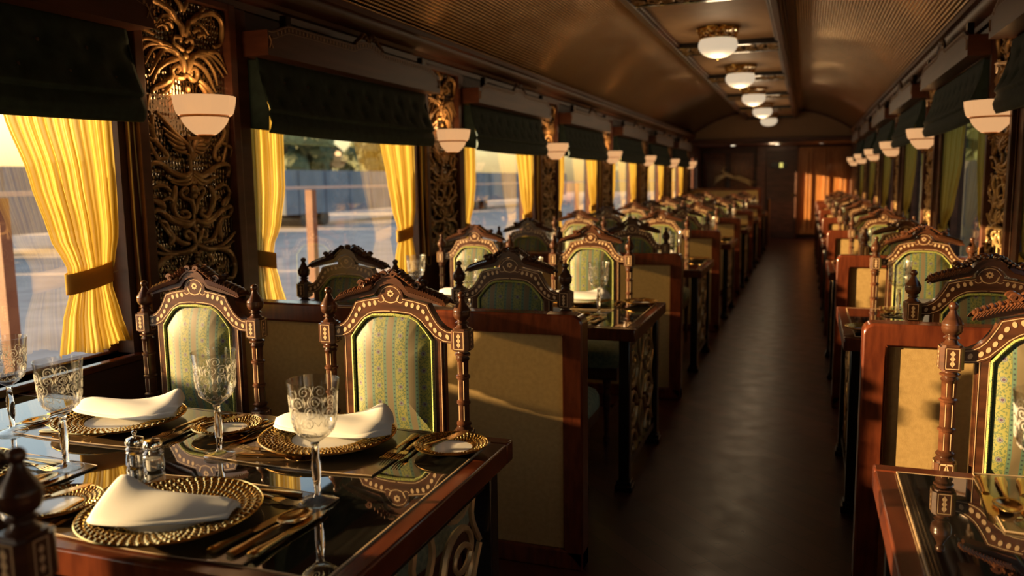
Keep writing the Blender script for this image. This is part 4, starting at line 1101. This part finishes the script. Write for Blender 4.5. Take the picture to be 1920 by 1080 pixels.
# seats on a table: name, mat centre, facing, positions relative to the near edge of the hero bay
SEATS = {
 'A': dict(mat=(-1.130, 1.262), pl=(-1.158, 1.224), br=(-1.425, 1.19), gob=(-.934, 1.393), nap='napA', near=True, nm='near aisle seat'),
 'D': dict(mat=(-1.785, 1.262), pl=(-1.825, 1.224), br=(-2.09, 1.20), gob=(-1.615, 1.388), nap='napA', near=True, nm='near window seat'),
 'B': dict(mat=(-1.130, 1.715), pl=(-1.128, 1.742), br=(-.800, 1.772), gob=(-1.327, 1.572), nap='napB', near=False, nm='far aisle seat'),
 'C': dict(mat=(-1.765, 1.715), pl=(-1.772, 1.708), br=(-1.440, 1.740), gob=(-1.998, 1.561), nap='napB', near=False, nm='far window seat'),
}
G = {'mat': 'brown place mats', 'charger': 'gold rimmed dinner plates'}
def lay(s, dy, tname, full, dx=0, only=None):
    d = SEATS[s]; near = d['near']; fy = 0 if near else PI; where = '%s of the %s' % (d['nm'], tname)
    Z = HT + .0012; Zm = Z + .0036
    K['mat'].place((d['mat'][0] + dx, d['mat'][1] + dy, Z), 0, 'brown lacquered place mat, ' + where)
    px, py = d['pl'][0] + dx, d['pl'][1] + dy
    K['charger'].place((px, py, Zm), random.random() * .1, 'gold rimmed dinner plate, ' + where)
    K[d['nap']].place((px, py, Zm + .009), (.12 if near else .05), 'folded white napkin, ' + where)
    if d['br'][0] > WL + .12:
        K['bread'].place((d['br'][0] + dx, d['br'][1] + dy, Z), 0, 'small gold-rimmed bread plate, ' + where)
        if full: K['bknife'].place((d['br'][0] + dx - .035, d['br'][1] + dy - .065, Z + .0245), -.28, 'butter knife on the bread plate, ' + where)
    K['goblet'].place((d['gob'][0] + dx, d['gob'][1] + dy, Z + (.0036 if s in 'AD' else .0036)), random.random() * 6, 'etched crystal goblet, ' + where)
    if not full: return
    sg = 1 if near else -1
    base = Zm
    kx = px + sg * .176; fx = px - sg * .196; yo = py - sg * .105
    for i, (kind, off, tilt) in enumerate((('knife', 0, -.17), ('spoon', .042, -.11), ('knife', .082, -.06))):
        K[kind].place((kx + sg * off, yo + .004 * i * sg, base), fy + tilt, 'gilt %s %s, %s' % (kind, 'nearest the plate' if (i == 0) else ('beside the knives' if kind == 'spoon' else 'farthest from the plate'), where))
    for i in range(2):
        K['fork'].place((fx - sg * .030 * i, yo, base), fy + .06, '%s gilt fork beside the plate, %s' % ('inner' if i == 0 else 'outer', where))
    # dessert pieces across the top of the setting
    ty = d['mat'][1] + dy + sg * .115
    K['fork'].place((d['mat'][0] + dx - sg * .02, ty, base), (-PI / 2 if near else PI / 2) - .12, 'gilt dessert fork lying crosswise, ' + where)
    K['spoon'].place((d['mat'][0] + dx + sg * .15, ty + sg * .022, base), (PI / 2 if near else -PI / 2) + .1, 'gilt dessert spoon lying crosswise, ' + where)
tn = ['foreground left table', 'second left table', 'third left table', 'fourth left table', 'fifth left table', 'sixth left table', 'farthest left table']
for k in range(NB):
    for s in 'ABCD': lay(s, P * k, tn[k], k < 2)
# right hand tables: one near and one far diner
SEATS['E'] = dict(mat=(.600, 1.31), pl=(.62, 1.32), br=(.40, 1.28), gob=(.80, 1.45), nap='napA', near=True, nm='near seat')
SEATS['F'] = dict(mat=(.595, 1.815), pl=(.63, 1.84), br=(.85, 1.86), gob=(.425, 1.700), nap='napB', near=False, nm='far seat')
tr = ['foreground right table', 'second right table', 'third right table', 'fourth right table', 'fifth right table', 'sixth right table', 'farthest right table']
for k in range(NB):
    for s in 'EF':
        if k == 0 and s == 'E': continue
        lay(s, P * k + (.03 if k else 0), tr[k], k < 2)
K['bread'].place((.262, 1.11 + P + .16, HT + .0012), 0, 'small gold-rimmed bread plate at the aisle corner of the second right table')
ps = make_shaker(0); ps.location = (-1.469, 1.452, HT + .0012); tag(ps, 'silver-capped crystal pepper mill in the middle of the foreground table', 'pepper mill')
ss = make_shaker(1); ss.location = (-1.405, 1.440, HT + .0012); tag(ss, 'clear crystal salt shaker right of the pepper mill on the foreground table', 'salt shaker')

# ------------------------------------------------------------------ outside
b = MB().box(-90, 60, -60, 160, -1.0, -.95); b.build('ground', 'stone', kind='structure')
t = thing('platform_railing', 'rusty post railing with a pale top rail outside the left windows', 'railing', (-6.0, 0, 0))
b = MB(); b.box(-.03, .03, -20, 45, 1.35, 1.39); b.build('rail', 'rail_white', t)
for k in range(-4, 9):
    MB().box(-.05, .05, 4.75 + k * 4.35 - .05, 4.75 + k * 4.35 + .05, -.95, 1.34).build('post', 'rust', t)
for i, (y0, y1) in enumerate(((-28, -8), (-6.5, 13.5), (15, 35), (36.5, 60), (61.5, 90))):
    t = thing('freight_wagon', 'blue-grey covered freight wagon beyond the platform, %s of the row' % ['first', 'second', 'third', 'fourth', 'last'][i], 'wagon', (-27, 0, 0), 0, 'blue-grey freight wagons')
    b = MB(); b.box(-1.4, 1.4, y0, y1, -.2, 2.15); b.build('body', 'wagon', t)
    b = MB()
    for j in range(9):
        y = y0 + (y1 - y0) * (j + .5) / 9; b.box(1.4, 1.46, y - .08, y + .08, -.2, 2.15)
    b.build('rib', 'wagon', t); b = MB()
    for y in (y0 + 2, y0 + 4, y1 - 4, y1 - 2): b.tube([(-1.2, y, -.5), (1.2, y, -.5)], .45, 14)
    b.build('wheels', 'ebony', t)
def tree(x, y, h, r, mat, label, seed, z0=-.95):
    rnd = random.Random(seed); t = thing('tree', label, 'tree', (x, y, 0), 0, 'trees beyond the tracks')
    b = MB(); b.tube([(0, 0, z0), (.1, .1, h * .4), (0, 0, h * .7)], [.22, .16, .08], 8); b.build('trunk', 'bark', t)
    b = MB()
    for i in range(60):
        a = rnd.random() * 2 * PI; q = r * rnd.random() ** .5; zz = h * (.30 + .58 * rnd.random()) * (1 - .12 * q / r); s = r * (.12 + .12 * rnd.random())
        n, m = 9, 6
        vs0 = len(b.v); b.sphere((q * cos(a) * .8, q * sin(a), zz), s, n, m, (1, 1, .8))
        for v in range(vs0, len(b.v)):
            p = b.v[v]; b.v[v] = (p[0] + rnd.uniform(-.12, .12) * s * 2, p[1] + rnd.uniform(-.12, .12) * s * 2, p[2] + rnd.uniform(-.12, .12) * s * 2)
    b.build('crown', mat, t, smooth=0)
rt = random.Random(11)
for i in range(12):
    tree(-46 - (i % 2) * 9, -22 + i * 11, (3.0 if i < 8 else 7.6) + rt.random() * 1.2, 4.4 if i < 8 else 5.3, 'leaf', 'dusty green skyline tree beyond the wagons, %s from the left' % ['first', 'second', 'third', 'fourth', 'fifth', 'sixth', 'seventh', 'eighth', 'ninth', 'tenth', 'eleventh', 'twelfth'][i], i)
for i in range(9):
    tree(6.5 + (i % 2) * 1.2, 1 + i * 5.6, 5.5 + rt.random(), 2.2, 'leaf_dark', 'dark leafy tree outside the right windows, %s from the near end' % ['first', 'second', 'third', 'fourth', 'fifth', 'sixth', 'seventh', 'eighth', 'ninth'][i], 50 + i)
b = MB().box(3.6, 3.8, -10, 60, -.95, 1.75); tag(b.build('boundary_wall', simple('dark masonry', (.05, .05, .04), .9)), 'dark low wall close outside the right windows', 'wall')

# ------------------------------------------------------------------ light
W = bpy.data.worlds.new('World'); SC.world = W; W.use_nodes = True; n, l = W.node_tree.nodes, W.node_tree.links
sky = n.new('ShaderNodeTexSky'); sky.sky_type = 'NISHITA'; sky.sun_disc = False; sky.sun_elevation = math.radians(14); sky.sun_rotation = math.radians(0); sky.dust_density = 1.2; sky.air_density = 1.2; sky.ozone_density = 1
SUN = Vector((1, .345, -.157)).normalized()
sky.sun_rotation = math.atan2(-SUN.x, -SUN.y)
bg = n['Background']; wt = n.new('ShaderNodeMix'); wt.data_type = 'RGBA'; wt.blend_type = 'MULTIPLY'; wt.inputs[0].default_value = 1; wt.inputs[7].default_value = (1, .92, .86, 1)
l.new(sky.outputs[0], wt.inputs[6]); l.new(wt.outputs[2], bg.inputs[0]); bg.inputs[1].default_value = .30
sd = bpy.data.lights.new('sun', 'SUN'); sd.energy = 15; sd.color = (1, .66, .30); sd.angle = math.radians(.6)
so = bpy.data.objects.new('sun', sd); COL.objects.link(so); so.rotation_euler = SUN.to_track_quat('-Z', 'Y').to_euler()

# ------------------------------------------------------------------ camera
cam = bpy.data.cameras.new('camera'); co = bpy.data.objects.new('camera', cam); COL.objects.link(co); SC.camera = co
Rv, Uv, Fv = Vector((.94174391, .3360549, -.01361992)), Vector((-.03084872, .1266321, .99146995)), Vector((-.33491306, .93329064, -.12962188))
m = Matrix((Rv, Uv, -Fv)).transposed().to_4x4(); m.translation = Vector((0, 0, 1.417)); co.matrix_world = m
cam.sensor_width = 36; cam.lens = 1533.93 * 36 / 1920; cam.clip_start = .02; cam.clip_end = 500
cam.dof.use_dof = True; cam.dof.focus_distance = 2.35; cam.dof.aperture_fstop = 2.8

vs = SC.view_settings; vs.view_transform = 'Standard'; vs.look = 'None'; vs.gamma = 1; vs.use_curve_mapping = False; vs.exposure = .5
SC.cycles.use_denoising = True; SC.cycles.max_bounces = 10; SC.cycles.transparent_max_bounces = 12; SC.cycles.transmission_bounces = 8; SC.cycles.glossy_bounces = 5; SC.cycles.diffuse_bounces = 5
SC.cycles.caustics_reflective = False; SC.cycles.caustics_refractive = False; SC.cycles.sample_clamp_indirect = 6
